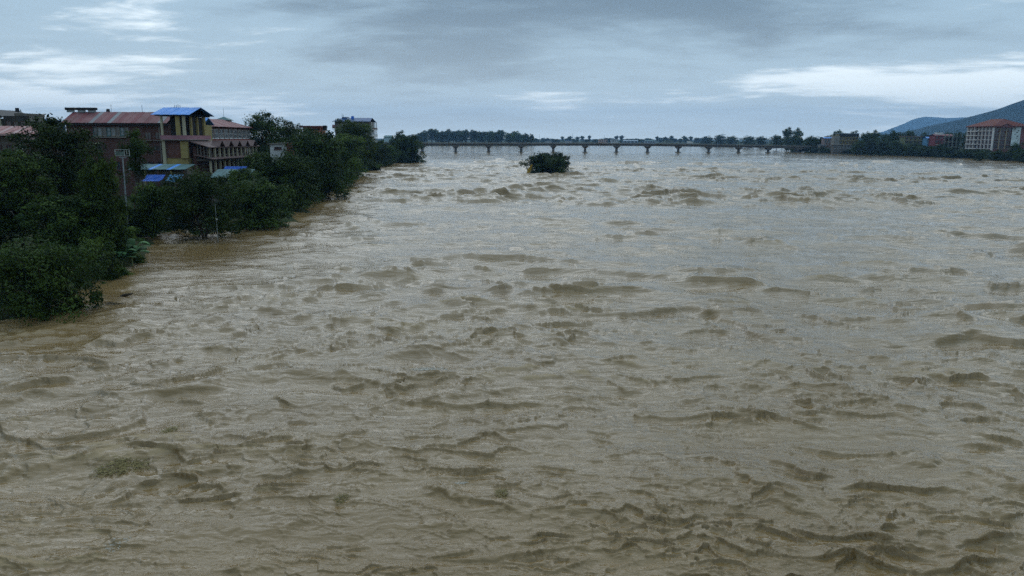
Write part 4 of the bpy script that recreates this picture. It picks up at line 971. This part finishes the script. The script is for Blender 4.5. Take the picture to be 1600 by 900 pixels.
# ---------------------------------------------------------------- right bank
def right_hotel():
    D = 604.0; xc = XAT(1551, D); dep = 33.0; gz = 2.5
    def Z(py, px=1551, dd=D): return AT(px, py, dd).z
    x1 = XAT(1604, D); ez = Z(198)
    PINK = simple('dusky_red_wall', (.16, .06, .06), .8, .25, .3); FR = simple('off_white_frame', (.55, .52, .49), .8, .15, .3)
    T = Thing('hillside_hotel', ((xc + x1) / 2, D + 12, gz), 'five storey hotel with white frame grid and red hipped roof', 'hotel')
    T.box('wall', xc + .4, x1, D + .4, D + dep, gz - 1, ez, PINK)
    lv = [Z(232.5 - 7 * i) for i in range(6)]; lv[5] = ez
    for i, z in enumerate(lv[:5]):
        T.box('floor_band', xc - 1.6, xc + .397, D + dep * .55, D + dep, z - .35, z + .15, FR)
        T.box('floor_band', xc - .2, xc + .398, D + .7, D + dep * .55 - .01, z - .2, z + .12, FR)
        T.box('floor_band', xc + .5, XAT(1580, D), D - .1, D + .397, z - .16, z + .1, simple('grey_band', (.22, .21, .20), .8))
    for k in range(8):
        yy = D + dep * k / 7.0
        T.box('frame_column', xc - (1.2 if k > 4 else .5), xc + .396, yy - (.7 if k == 0 else .25), yy + (.7 if k == 0 else .25), Z(235), ez - .02, FR)
    for px in (1561, 1571): T.box('frame_column', XAT(px, D) - .3, XAT(px, D) + .3, D - .35, D + .396, Z(233), ez - .5, simple('tan_column', (.32, .25, .16), .8))
    for i in range(5):
        z0, z1 = lv[i] + .4, (lv[i + 1] if i < 4 else ez) - .75
        for k in range(7):
            ya = D + dep * k / 7.0 + .9; T.window('l', xc + .4, ya, ya + dep / 7 - 1.8, z0, z1, FR if i == 4 else BROWNSH, GLASS, 1, 0, 'window', .14)
        for a, b_ in ((1553, 1560), (1562.3, 1569.7), (1572.3, 1579)):
            T.window('f', D + .4, XAT(a, D), XAT(b_, D), z0, z1, BROWNSH, GLASS, 2, 0, 'window', .14)
    # white panel with dark leaf-like marks
    pa, pb = XAT(1579.5, D), XAT(1593, D)
    pn_ = T.box('mural_panel', pa, pb, D - .5, D - .2, Z(228), Z(197.5), simple('panel_white', (.50, .55, .55), .7, .15, .3))
    bm = bmesh.new(); rr = random.Random(9)
    for k in range(9):
        cx, cz = pa + (pb - pa) * (.25 + .6 * rr.random()), Z(226) + (Z(200) - Z(226)) * (k + .5) / 9; w_, h_ = rr.uniform(.5, 1.3), rr.uniform(.25, .5)
        vv = [bm.verts.new((cx + dx * w_, D - .52, cz + dz * h_ + dx * .3)) for dx, dz in ((-1, 0), (-.3, -.8), (.6, -.6), (1, .2), (.3, .9), (-.6, .6))]
        bm.faces.new(vv)
    T.part('mural_marks', bm, DARK, pn_)
    T.box('tower', XAT(1594, D), x1 + 6, D + 1.5, D + 14, gz, Z(194), simple('slate_wall', (.07, .08, .09), .8))
    for i in range(4): T.window('f', D + 1.5, XAT(1595.2, D), XAT(1599, D), lv[i] + .4, lv[i] + 2.4, FR, GLASS, 0, 0, 'window', .14)
    # roofs
    e = 2.0; xm = (xc + x1) / 2 + 1; zr = Z(185)
    rf = T.box('fascia', xc - e + .3, x1, D - e + .3, D + dep + e - .3, ez + .003, ez + .55, simple('maroon_fascia', (.14, .035, .03), .7))
    RT = simple('orange_red_tiles', (.12, .032, .022), .8, .3, .4)
    c = [(xc - e, D - e, ez + .56), (x1 + 1, D - e, ez + .56), (x1 + 1, D + dep + e, ez + .56), (xc - e, D + dep + e, ez + .56)]
    r1, r2 = (xm - 2, D + 9, zr), (xm - 2, D + dep - 9, zr)
    T.sheet('roof_slope', [c[3], c[0], r1, r2], .1, RT, rf); T.sheet('roof_slope', [c[0], c[1], r1], .1, RT, rf)
    T.sheet('roof_slope', [c[1], c[2], r2, r1], .1, RT, rf); T.sheet('roof_slope', [c[2], c[3], r2], .1, RT, rf)
    # front gable over the glazed bay
    gx0, gx1 = XAT(1552, D), XAT(1582, D); gm_ = (gx0 + gx1) / 2
    T.sheet('front_gable', [(gx0 - 1, D - 2.8, ez - .6), (gm_, D - 2.8, ez + 2.4), (gm_, D + 5, ez + 2.6), (gx0 - 1, D + 5, ez + .3)], .12, RT, rf)
    T.sheet('front_gable', [(gm_ + .01, D - 2.8, ez + 2.4), (gx1 + 1.5, D - 2.8, ez - .9), (gx1 + 1.5, D + 5, ez + .3), (gm_ + .01, D + 5, ez + 2.6)], .12, RT, rf)
    bm = bmesh.new(); vv = [bm.verts.new(p) for p in ((gx0, D - 2.3, ez - .5), (gx1, D - 2.3, ez - .6), (gm_, D - 2.3, ez + 2.1))]; bm.faces.new(vv); T.part('gable_wall', bm, PINK, rf)
right_hotel()

def block(name, px0, px1, py0, py1, D, wall, label, roof=None, floors=2, bays=4, dep=9.0, frame=WHITE, cat='house', pitched=0.0, bands=None):
    x0, x1 = XAT(px0, D), XAT(px1, D); xm = (px0 + px1) / 2; gz = LZ((x0 + x1) / 2, D)
    z1 = AT(xm, py0, D).z; zb = AT(xm, py1, D).z
    T = Thing(name, ((x0 + x1) / 2, D + dep / 2, gz), label, cat)
    T.box('wall', x0, x1, D, D + dep, gz - 1, z1, wall)
    if roof:
        if pitched:
            T.sheet('roof', [(x0 - .8, D - .8, z1 + .03), (x1 + .8, D - .8, z1 + .03), (x1 + .2, D + dep / 2, z1 + pitched), (x0 - .2, D + dep / 2, z1 + pitched)], .12, roof)
            T.sheet('roof', [(x0 - .2, D + dep / 2 + .02, z1 + pitched), (x1 + .2, D + dep / 2 + .02, z1 + pitched), (x1 + .8, D + dep + .8, z1 + .03), (x0 - .8, D + dep + .8, z1 + .03)], .12, roof)
        else:
            T.box('roof', x0 - .7, x1 + .7, D - .9, D + dep + .6, z1 + .003, z1 + .5, roof)
    fh = (z1 - zb) / floors; bw = (x1 - x0) / bays
    for i in range(floors):
        for k in range(bays):
            T.window('f', D, x0 + bw * (k + .22), x0 + bw * (k + .78), zb + fh * (i + .28), zb + fh * (i + .8), frame, GLASS, 1, 0, 'window', .12)
        if bands and i: T.box('floor_band', x0 - .2, x1 + .2, D - .9, D - .003, zb + fh * i - .2, zb + fh * i + .15, bands)
    return T
PINKW = simple('dusty_pink_wall', (.20, .14, .12), .85, .2, .4); GREENW = simple('olive_wall', (.12, .13, .055), .85, .2, .4)
BLUEW = simple('sky_blue_wall', (.08, .19, .30), .8, .2, .4); REDW = simple('crimson_wall', (.17, .042, .05), .8, .2, .4)
GREYB = simple('blue_grey_roof', (.22, .27, .32), .5, .2, .3)
T = block('yellow_riverside_building', 1312, 1341, 209, 226, 815, simple('ochre_paint', (.21, .16, .06), .8, .2, .6), 'yellow building with open dark top floor and grey roof', GREYB, 3, 6, 12, BROWNSH, 'building', 0, simple('ochre_paint', (.21, .16, .06)))
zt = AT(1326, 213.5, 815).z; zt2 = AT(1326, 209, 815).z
T.box('painted_terrace_shade', XAT(1311, 814.9), XAT(1341.5, 814.9), 814.2, 814.98, zt, zt2 - .05, DARK)  # near-black box on the wall paints the shade of an open top floor
T.box('stair_tower', XAT(1303, 814), XAT(1311.5, 814), 813, 821, 2, AT(1307, 212, 814).z, CONC)
block('blue_roof_shed', 1288, 1303, 216, 226, 835, PINKW, 'small shed with blue roof left of the yellow building', BLUER, 1, 3, 8, WHITE, 'shed', 1.0)
block('bank_stall', 1282, 1291, 227, 232, 830, CONC, 'low grey stall on the bank near the bridge end', GREYB, 1, 2, 5, BROWNSH, 'shed')
block('grey_bank_building', 1303, 1336, 226.5, 234, 795, CONCD, 'low grey building on the embankment below the yellow one', CONC, 1, 7, 6, WHITE, 'building')
block('olive_house', 1414, 1440, 213.5, 226, 720, GREENW, 'olive walled house with pale flat roof and pink front', PINKW, 2, 4, 10, PINKW, 'house', 0, PINKW)
block('blue_house', 1449, 1461, 216, 226, 700, BLUEW, 'sky blue house next to the crimson building', BLUER, 2, 2, 8, WHITE, 'house', 1.2)
T = block('crimson_building', 1461, 1489, 212, 226, 690, REDW, 'crimson building with white rooftop room', REDR, 2, 5, 10, BROWNSH, 'building', 1.4, MAUVE)
T.box('rooftop_room', XAT(1466, 690), XAT(1475, 690), 692, 697, AT(1470, 212, 690).z, AT(1470, 207, 690).z, WHITE)
block('pale_bank_house', 1472, 1489, 226.5, 236, 660, PINKW, 'pale house low on the bank below the crimson building', CONC, 1, 3, 7, BROWNSH, 'house')
def frame_building():
    D = 645.0; xs = [XAT(p, D) for p in (1489, 1495, 1501.5, 1508)]; gz = 2.4
    zs = [AT(1498, p, D).z for p in (238, 230, 222, 214, 209)]
    GC = simple('green_stained_concrete', (.13, .15, .125), .9, .3, .4)
    T = Thing('concrete_frame_building', (xs[1], D + 6, gz), 'unfinished concrete frame building left of the five storey hotel', 'building')
    for x in xs:
        for y in (D, D + 6, D + 12): T.box('column', x - .25, x + .25, y - .25, y + .25, gz - 1, zs[-1], GC)
    for z in zs[:-1]: T.box('floor_slab', xs[0] - .5, xs[-1] + .5, D - .5, D + 12.5, z - .18, z + .12, GC)
    for z in zs[1:4]: T.box('back_wall', xs[0] + .3, xs[-1] - .3, D + 11.2, D + 11.5, z - 3.4, z - .19, simple('dark_brick_infill', (.06, .04, .035), .9))
frame_building()

rr = random.Random(12)
GB = 'trees along the right bank'
def bank_tree(px, D, top, wpx, tpl, label, group=GB, name='bank_tree'):
    x = XAT(px, D); z = max(LZ(x, D) - .2, -.3)
    zt = AT(px, top, D).z
    return plant(tpl, name, (x, D, z), max(zt - z, 2.5), wpx * D / F, label, 'tree', group)
MARKS = ((1290, 'the bridge end'), (1345, 'the yellow building'), (1378, 'the tall bank trees past the yellow building'), (1408, 'the gap before the olive house'), (1441, 'the olive house'), (1458, 'the blue house'), (1486, 'the crimson building'), (1509, 'the concrete frame building'), (1552, 'the white frame grid of the hotel'), (1580, 'the glazed front of the hotel'), (9999, 'the mural panel of the hotel'))
def mark(px): return next(t_ for lim, t_ in MARKS if px < lim)
KIND = {'far_a': 'domed', 'far_b': 'round crowned', 'far_c': 'spreading', 'far_d': 'high crowned', 'river_bush': 'thick bushy'}
def bank_y(px):     # waterline pixel row of the right bank
    return np.interp(px, [1236, 1345, 1430, 1482, 1540, 1600, 1680], [238.5, 241.5, 244, 246.5, 249, 253.5, 259])
px = 1246.0
while px < 1660:
    by = bank_y(px); g = G(px, by - .25)
    hgt = rr.uniform(15, 22) if px < 1484 else rr.uniform(12, 17)
    if px < 1340: hgt = rr.uniform(6, 11)
    if 1484 < px < 1508: hgt = rr.uniform(5, 8)
    if px > 1572: hgt = rr.uniform(17, 26)
    w_ = rr.uniform(17, 26)
    tp = rr.choice(['far_c', 'river_bush']); sz = 'low' if hgt < 9 else ('tall' if hgt > 17 else 'middling')
    bank_tree(px, g.y + 3, by - hgt, w_, tp, f'{sz} {KIND[tp]} waterside tree below {mark(px)}')
    px += rr.uniform(7, 10)
for px, D, top, w_, tp in ((1250, 790, 214, 20, 'far_c'), (1270, 770, 212, 26, 'far_c'), (1294, 765, 211, 18, 'far_a'), (1308, 775, 202, 22, 'far_a'), (1333, 760, 204, 20, 'far_b'), (1352, 690, 205, 22, 'far_a'),
        (1367, 720, 203, 18, 'far_b'), (1384, 700, 208, 20, 'far_a'), (1396, 690, 202, 22, 'far_c'), (1408, 730, 206, 16, 'far_a'), (1421, 720, 202, 20, 'far_a'), (1446, 690, 206, 20, 'far_c'),
        (1345, 660, 219, 26, 'far_c'), (1362, 650, 217, 24, 'far_c'), (1380, 640, 216, 26, 'far_c'), (1402, 630, 219, 26, 'far_c'), (1424, 615, 226, 22, 'far_c'), (1445, 600, 228, 24, 'far_c'),
        (1466, 680, 206, 16, 'far_b'), (1482, 700, 205, 20, 'far_a'), (1497, 690, 204, 20, 'far_c'), (1510, 680, 206, 14, 'far_a'), (1590, 535, 222, 22, 'far_c'), (1612, 530, 216, 26, 'far_c'), (1562, 545, 233, 20, 'far_c'), (1535, 548, 235, 20, 'far_c'), (1630, 540, 205, 30, 'far_a')):
    bank_tree(px, D + (0 if D < 560 else 85), top, w_, tp, f"{KIND[tp]} {'shorter' if top > 212 else 'tall'} tree standing beside {mark(px)}", 'trees among the right bank houses', 'village_tree')
# trees round the far bridge end
for px, D, top, w_, tp, lb in ((1104, 1640, 212, 20, 'far_c', 'low spreading tree clump behind the far bridge spans'), (1124, 1600, 209.5, 26, 'far_c', 'tallest dome of the tree clump behind the far bridge spans'), (1143, 1560, 212, 24, 'far_c', 'right hand dome of the clump behind the bridge'),
        (1170, 1350, 212, 28, 'far_c', 'wide flat topped tree behind the right bridge spans'), (1190, 1350, 212.5, 24, 'far_c', 'second flat topped tree beside the wide one'),
        (1214, 1080, 210, 22, 'far_a', 'round tree left of the twin tall trees'), (1230, 1000, 199, 17, 'far_d', 'tall tree with high crown, first of the twin trees'), (1246, 990, 199.5, 17, 'far_b', 'tall leafy tree, second of the twin trees'), (1238, 980, 211, 34, 'far_c', 'broad dark undergrowth tree below the twin trees'), (1262, 900, 214, 22, 'far_c', 'low tree between the twin trees and the bank houses'), (1282, 860, 213, 24, 'far_c', 'rounded tree beside the bridge end')):
    bank_tree(px, D, top, w_, tp, lb, 'trees round the bridge end', 'bridge_end_tree')
# the wood behind the left spans
for k in range(38):
    px = 655 + (k % 19) * 9.3 + rr.uniform(-3, 3); row = k // 19; D = 1600 + row * 90 + rr.uniform(0, 60)
    top = np.interp(px, [655, 668, 700, 730, 760, 800, 815, 828], [207, 203, 203, 204.5, 204, 206, 207, 212]) + rr.uniform(-2.2, 2.4)
    tp = rr.choice(['far_a', 'far_b', 'far_d', 'far_a']); zone = 'lone tree end' if px < 700 else ('middle part' if px < 775 else 'radio mast end')
    bank_tree(px, D, top, rr.uniform(13, 19), tp, f"{KIND[tp]} tree, {('front', 'rear')[row]} row of the dark wood, {zone}", 'wood behind the bridge', 'wood_tree')
for px, top in ((831, 209), (822, 208)): bank_tree(px, 1580, top, 11, 'far_b', f"small tree at the dark wood's outer edge, {'outermost' if px > 825 else 'next to the outermost'}", 'wood edge trees', 'wood_tree')
# distant tree line beyond the far bank
for k in range(46):
    px = 836 + k * 6.1 + rr.uniform(-2.5, 2.5); D = rr.uniform(2150, 2500)
    tall = rr.random() < .22
    tp = 'far_d' if tall else rr.choice(['far_a', 'far_c'])
    mk = next(t_ for lim, t_ in ((870, 'the first radio mast'), (915, 'the second radio mast'), (952, 'the salmon house'), (970, 'the white far house'), (1002, 'the grey warehouse'), (1032, 'the low shed'), (1060, 'the olive block'), (9999, 'the lorry on the bridge')) if px < lim)
    bank_tree(px, D, (212.5 if tall else 216) + rr.uniform(-1.5, 1.5), rr.uniform(6, 9) if tall else rr.uniform(8, 16), tp, f"small hazy {KIND[tp]} tree beyond the far bank behind {mk}", 'distant tree line', 'distant_tree')
for px, D, top, w_ in ((572, 1200, 216, 40), (606, 1300, 214, 30), (640, 1250, 210, 26), (652, 1400, 210, 22), (520, 900, 214, 40), (350, 600, 205, 40), (375, 620, 208, 40), (20, 420, 205, 60), (80, 450, 206, 50)):
    bank_tree(px, D, top, w_, rr.choice(['far_a', 'far_c']), {572: 'hazy treetop behind the riverside hotel', 606: 'hazy treetop above the pale far house', 640: 'hazy broad tree behind the lone flooded tree', 652: 'hazy tree between lone tree and dark wood', 520: 'hazy treetop behind the orange house', 350: 'treetop behind the rooftop turret', 375: 'treetop beside the big round crowned tree', 20: 'treetop behind the dark flat roofed block', 80: 'treetop behind the small blue house'}[px], 'trees behind the left bank town', 'town_tree')
# far bank houses
for px0, px1, py0, py1, wl_, rf_, lb in ((936, 949, 218, 223, simple('salmon_wall', (.50, .30, .22), .8), PLAST, 'salmon coloured house beyond the middle bridge spans'), (955, 966, 217.5, 222, WHITE, GREYB, 'white house with grey roof beyond the far bank'),
        (974, 997, 220, 223, GREYB, GREYB, 'long grey roofed warehouse beyond the far bank'), (1008, 1024, 220, 223, GREYB, TEALR, 'long low shed right of the grey warehouse'), (884, 893, 220, 223, WHITE, BLUER, 'tiny blue roofed house left of the salmon house'), (853, 862, 220.5, 223, WHITE, GREYB, 'tiny white house at the wood edge'),
        (1040, 1052, 219, 223, GREENW, TEALR, 'olive coloured block near the lorry')):
    block('far_bank_house', px0, px1, py0, py1 + 1, 2100, wl_, lb, rf_, 1, 4, 14, BROWNSH, 'house', 0 if px1 - px0 < 14 else 2.0)
for px, top, lb in ((843, 209.5, 'slim radio mast above the edge of the wood'), (894.5, 208.5, 'slim radio mast left of the salmon house'), (944, 211, 'short mast above the salmon house')):
    D = 2000.0; x = XAT(px, D); z = AT(px, top, D).z
    bm = bmesh.new()
    for sx, sy in ((-1, -1), (1, -1), (0, 1)): tube(bm, [(x + sx * .9, D + sy * .9, 2), (x + sx * .35, D + sy * .35, z)], [.14, .10], 4)
    n = 12
    for k in range(n):
        za, zb_ = 2 + (z - 2) * k / n, 2 + (z - 2) * (k + 1) / n; w0, w1 = .9 - .55 * k / n, .9 - .55 * (k + 1) / n; s_ = 1 if k % 2 else -1
        tube(bm, [(x - s_ * w0, D - w0, za), (x + s_ * w1, D - w1, zb_)], [.07, .07], 4)
    T = Thing('radio_mast', (x, D, 2), lb, 'mast'); T.part('lattice', bm, STEEL)
# ---------------------------------------------------------------- small things
def lamp_pole():
    base = G(202, 377); D = base.y
    top = AT(191.5, 246, D); T = Thing('lamp_pole', (base.x, D, 0), 'leaning steel pole carrying a pale framed board', 'pole')
    bm = bmesh.new(); tube(bm, [(base.x, D, -1.5), (base.x * .5 + top.x * .5, D, top.z * .5), (top.x, D, top.z)], [.13, .11, .085], 10); T.part('pole', bm, STEEL)
    x0, x1 = XAT(177.5, D), XAT(200.5, D); z0, z1 = ZAT(244, D, 190), ZAT(233.5, D, 190)
    fr = bmesh.new(); w_ = .07
    box_bm(fr, x0, x1, D - .05, D + .05, z0, z0 + w_); box_bm(fr, x0, x1, D - .05, D + .05, z1 - w_, z1)
    for x in (x0, x0 + (x1 - x0) * .62, x1 - w_): box_bm(fr, x, x + w_, D - .048, D + .048, z0 + w_, z1 - w_)
    xm = x0 + (x1 - x0) * .78
    box_bm(fr, xm, xm + w_ * .7, D - .046, D + .046, z0 + .25, z1 - w_)
    f_ = T.part('board_frame', fr, simple('dull_grey_paint', (.27, .29, .27), .7))
    T.box('board_panel', x0 + .1, x0 + (x1 - x0) * .60, D - .02, D + .02, z0 + .1, z1 - .25, simple('dull_green_board', (.10, .13, .11), .6, .4, 2.0), f_)
    T.box('bracket', top.x - .5, top.x + .5, D - .04, D + .04, top.z - .04, top.z + .04, STEEL)
lamp_pole()
def thin_pole():
    b_ = G(341, 378); D = b_.y; T = Thing('thin_pole', (b_.x, D, 0), 'thin pale pole in the water beside the forked tree', 'pole')
    tz = ZAT(311, D, 340); bm = bmesh.new(); tube(bm, [(b_.x, D, -1.5), (b_.x - .08, D, tz)], [.045, .032], 8); T.part('pole', bm, simple('dull_grey_paint', (.27, .29, .27), .7))
    T.box('meter_box', b_.x - .12, b_.x + .16, D - .18, D - .05, ZAT(343.5, D, 340), ZAT(340.5, D, 340), WHITE)
    # slack wire to the bank
    e = AT(276, 366, D - 4); s = Vector((b_.x - .06, D, ZAT(314, D, 340))); P = [s.lerp(e, q / 14) - Vector((0, 0, .9 * math.sin(math.pi * q / 14))) for q in range(15)]
    bm = bmesh.new(); tube(bm, P, [.025] * 15, 5); W = tag(link('slack_wire', bm_mesh('slack_wire', bm, BLACKP)), 'slack wire running from the thin pole down to the water', 'wire')
thin_pole()
def driftwood():
    g = G(197, 464.5); bm = bmesh.new(); tube(bm, [(-.62, .05, -.02), (-.25, 0, .12), (.2, -.05, .2), (.62, .06, .3)], [.05, .13, .12, .05], 8)
    tube(bm, [(.1, -.03, .18), (.35, -.2, .36)], [.06, .02], 6)
    o = tag(link('driftwood', bm_mesh('driftwood', bm, BARK, True)), 'short dark log drifting off the near left bank', 'log'); o.location = (g.x, g.y, .05)
driftwood()
def yellow_cloth():
    c = AT(823, 270, G(857, 271.5).y - 7.2); D = c.y
    mt = simple('yellow_cloth', (.62, .42, .05), .7, .25, 1.2)
    bm = bmesh.new(); rows = []; n = 10
    P = [(0.0, .0), (.6, 1.4), (1.0, 2.8), (1.5, 4.4), (2.1, 6.0)]
    for j, (dx, dz) in enumerate(P):
        wd = (1.2, 1.0, 1.1, .8, .4)[j]
        rows.append([bm.verts.new((c.x + dx + wd * (i / n - .5) * 1.3, D + .25 * math.sin(i * 1.7 + j), -.3 + dz * .72)) for i in range(n + 1)])
    for r0, r1 in zip(rows, rows[1:]):
        for i in range(n): bm.faces.new((r0[i], r0[i + 1], r1[i + 1], r1[i]))
    bmesh.ops.solidify(bm, geom=bm.faces[:], thickness=.05)
    bmesh.ops.translate(bm, verts=bm.verts, vec=(-c.x, -D, 0))
    o = tag(link('yellow_cloth', bm_mesh('yellow_cloth', bm, mt, True)), 'yellow cloth caught on the edge of the mid river bush', 'cloth'); o.location = (c.x, D, 0)
yellow_cloth()

# floating rubbish and scum riding on the waves
RCO = np.empty(len(rv.data.vertices) * 3, np.float32); rv.data.vertices.foreach_get('co', RCO); RCO = RCO.reshape(-1, 3)
STRAW = simple('wet_straw', (.23, .175, .075), .8, .4, 6.0); SCUM = simple('pale_scum', (.50, .45, .38), .7, .2, 6.0); TWIG = simple('wet_twigs', (.07, .055, .03), .8, .4, 6.0)
def flotsam(name, px, py, wpx, hpx, n, ln, th, mat, label, cat, seed, lift=.02, tilt=.35):
    rg = np.random.default_rng(seed); c = G(px, py)
    a, b_ = G(px - wpx / 2, py), G(px + wpx / 2, py); y0, y1 = G(px, py + hpx / 2).y, G(px, py - hpx / 2).y
    W, Hh = (b_.x - a.x) / 2, (y1 - y0) / 2
    near_ = RCO[(np.abs(RCO[:, 0] - c.x) < W + 1) & (np.abs(RCO[:, 1] - c.y) < Hh + 1)]
    V, Fq = [], []
    for k in range(n):
        r_ = math.sqrt(rg.random()) * (.6 + .4 * rg.random()); t_ = rg.random() * 6.283
        x, y = W * r_ * math.cos(t_), Hh * r_ * math.sin(t_) + W * r_ * math.cos(t_) * tilt * .3
        z = near_[np.argmin((near_[:, 0] - c.x - x) ** 2 + (near_[:, 1] - c.y - y) ** 2), 2] + lift * rg.random() * 2
        an = rg.normal() * .7; L = ln * (.4 + rg.random()); d = np.array([math.cos(an), math.sin(an), rg.normal() * .18]) * L / 2; s_ = np.array([-math.sin(an), math.cos(an), 0]) * th * (.5 + rg.random()); u_ = np.array([0, 0, th])
        p = np.array([x, y, z]); i0 = len(V)
        V += [p - d - s_, p + d - s_ * .5, p + d + s_ * .5, p - d + s_, p - d * .8 + u_, p + d * .8 + u_]
        Fq += [(i0, i0 + 1, i0 + 5, i0 + 4), (i0 + 1, i0 + 2, i0 + 5, i0 + 5)[:3] + (i0 + 5,), (i0 + 2, i0 + 3, i0 + 4, i0 + 5), (i0 + 3, i0, i0 + 4, i0 + 4)[:3] + (i0 + 4,)]
    bm = bmesh.new(); vv = [bm.verts.new(p) for p in V]
    for f_ in Fq:
        q = []
        [q.append(i) for i in f_ if i not in q]
        bm.faces.new([vv[i] for i in q])
    o = empty(name, (c.x, c.y, 0), 0, label, cat)
    link('flecks' if mat is SCUM else 'twigs', bm_mesh(name, bm, mat), o)['kind'] = 'stuff'
flotsam('debris_raft', 190, 729, 92, 26, 620, .16, .016, STRAW, 'large straw coloured debris raft on the open water', 'debris', 1, .05, .9)
flotsam('debris_raft', 265, 678, 20, 22, 120, .13, .014, STRAW, 'small debris tuft just behind the large straw raft', 'debris', 2, .05)
flotsam('debris_raft', 534, 785, 26, 16, 120, .12, .012, STRAW, 'tiny straw tuft drifting between the straw raft and pale scum', 'debris', 3, .04)
flotsam('debris_raft', 784, 781, 26, 16, 120, .12, .012, STRAW, 'tiny straw tuft beside a patch of pale scum', 'debris', 4, .04)
flotsam('scum_patch', 672, 582, 66, 14, 110, .13, .02, SCUM, 'broad patch of whitish scum flecks on the waves', 'foam', 5, .01)
flotsam('scum_patch', 720, 764, 26, 8, 40, .09, .012, SCUM, 'thin whitish scum fleck near a straw tuft', 'foam', 6, .01)
flotsam('scum_patch', 185, 858, 42, 26, 60, .08, .010, SCUM, 'sparse scum flecks drifting below the large straw raft', 'foam', 7, .01)
flotsam('debris_raft', 118, 452, 60, 14, 160, .5, .03, TWIG, 'dark twigs trapped against the drooping tree', 'debris', 8, .08)
flotsam('debris_raft', 178, 478, 34, 8, 70, .35, .02, TWIG, 'thin line of dark twigs near the drifting log', 'debris', 9, .03)
flotsam('debris_raft', 306, 376, 50, 6, 90, .5, .04, TWIG, 'brushwood caught at the forked tree trunk', 'debris', 10, .1)
flotsam('debris_raft', 430, 356, 50, 6, 90, .6, .05, TWIG, 'brushwood line under the low round tree', 'debris', 11, .1)
HAZE = 0.75e-4
# ---------------------------------------------------------------- humid air
bmh = bmesh.new(); bmesh.ops.create_cube(bmh, size=1.0)
hme = bpy.data.meshes.new('haze'); bmh.to_mesh(hme); bmh.free()
hz_o = link('haze', hme); hz_o.scale = (20000, 12200, 445); hz_o.location = (0, 5600, 218)
hmt = bpy.data.materials.new('humid_air'); hmt.use_nodes = True; ht = hmt.node_tree; ht.nodes.clear()
ho = ht.nodes.new('ShaderNodeOutputMaterial'); hv = ht.nodes.new('ShaderNodeVolumePrincipled')
hv.inputs['Color'].default_value = (0.36, 0.64, 1.0, 1); hv.inputs['Density'].default_value = HAZE; hv.inputs['Anisotropy'].default_value = 0.2
ht.links.new(hv.outputs[0], ho.inputs['Volume']); hme.materials.append(hmt)
tag(hz_o, 'pale humid air between the camera and the far bank', kind='stuff')
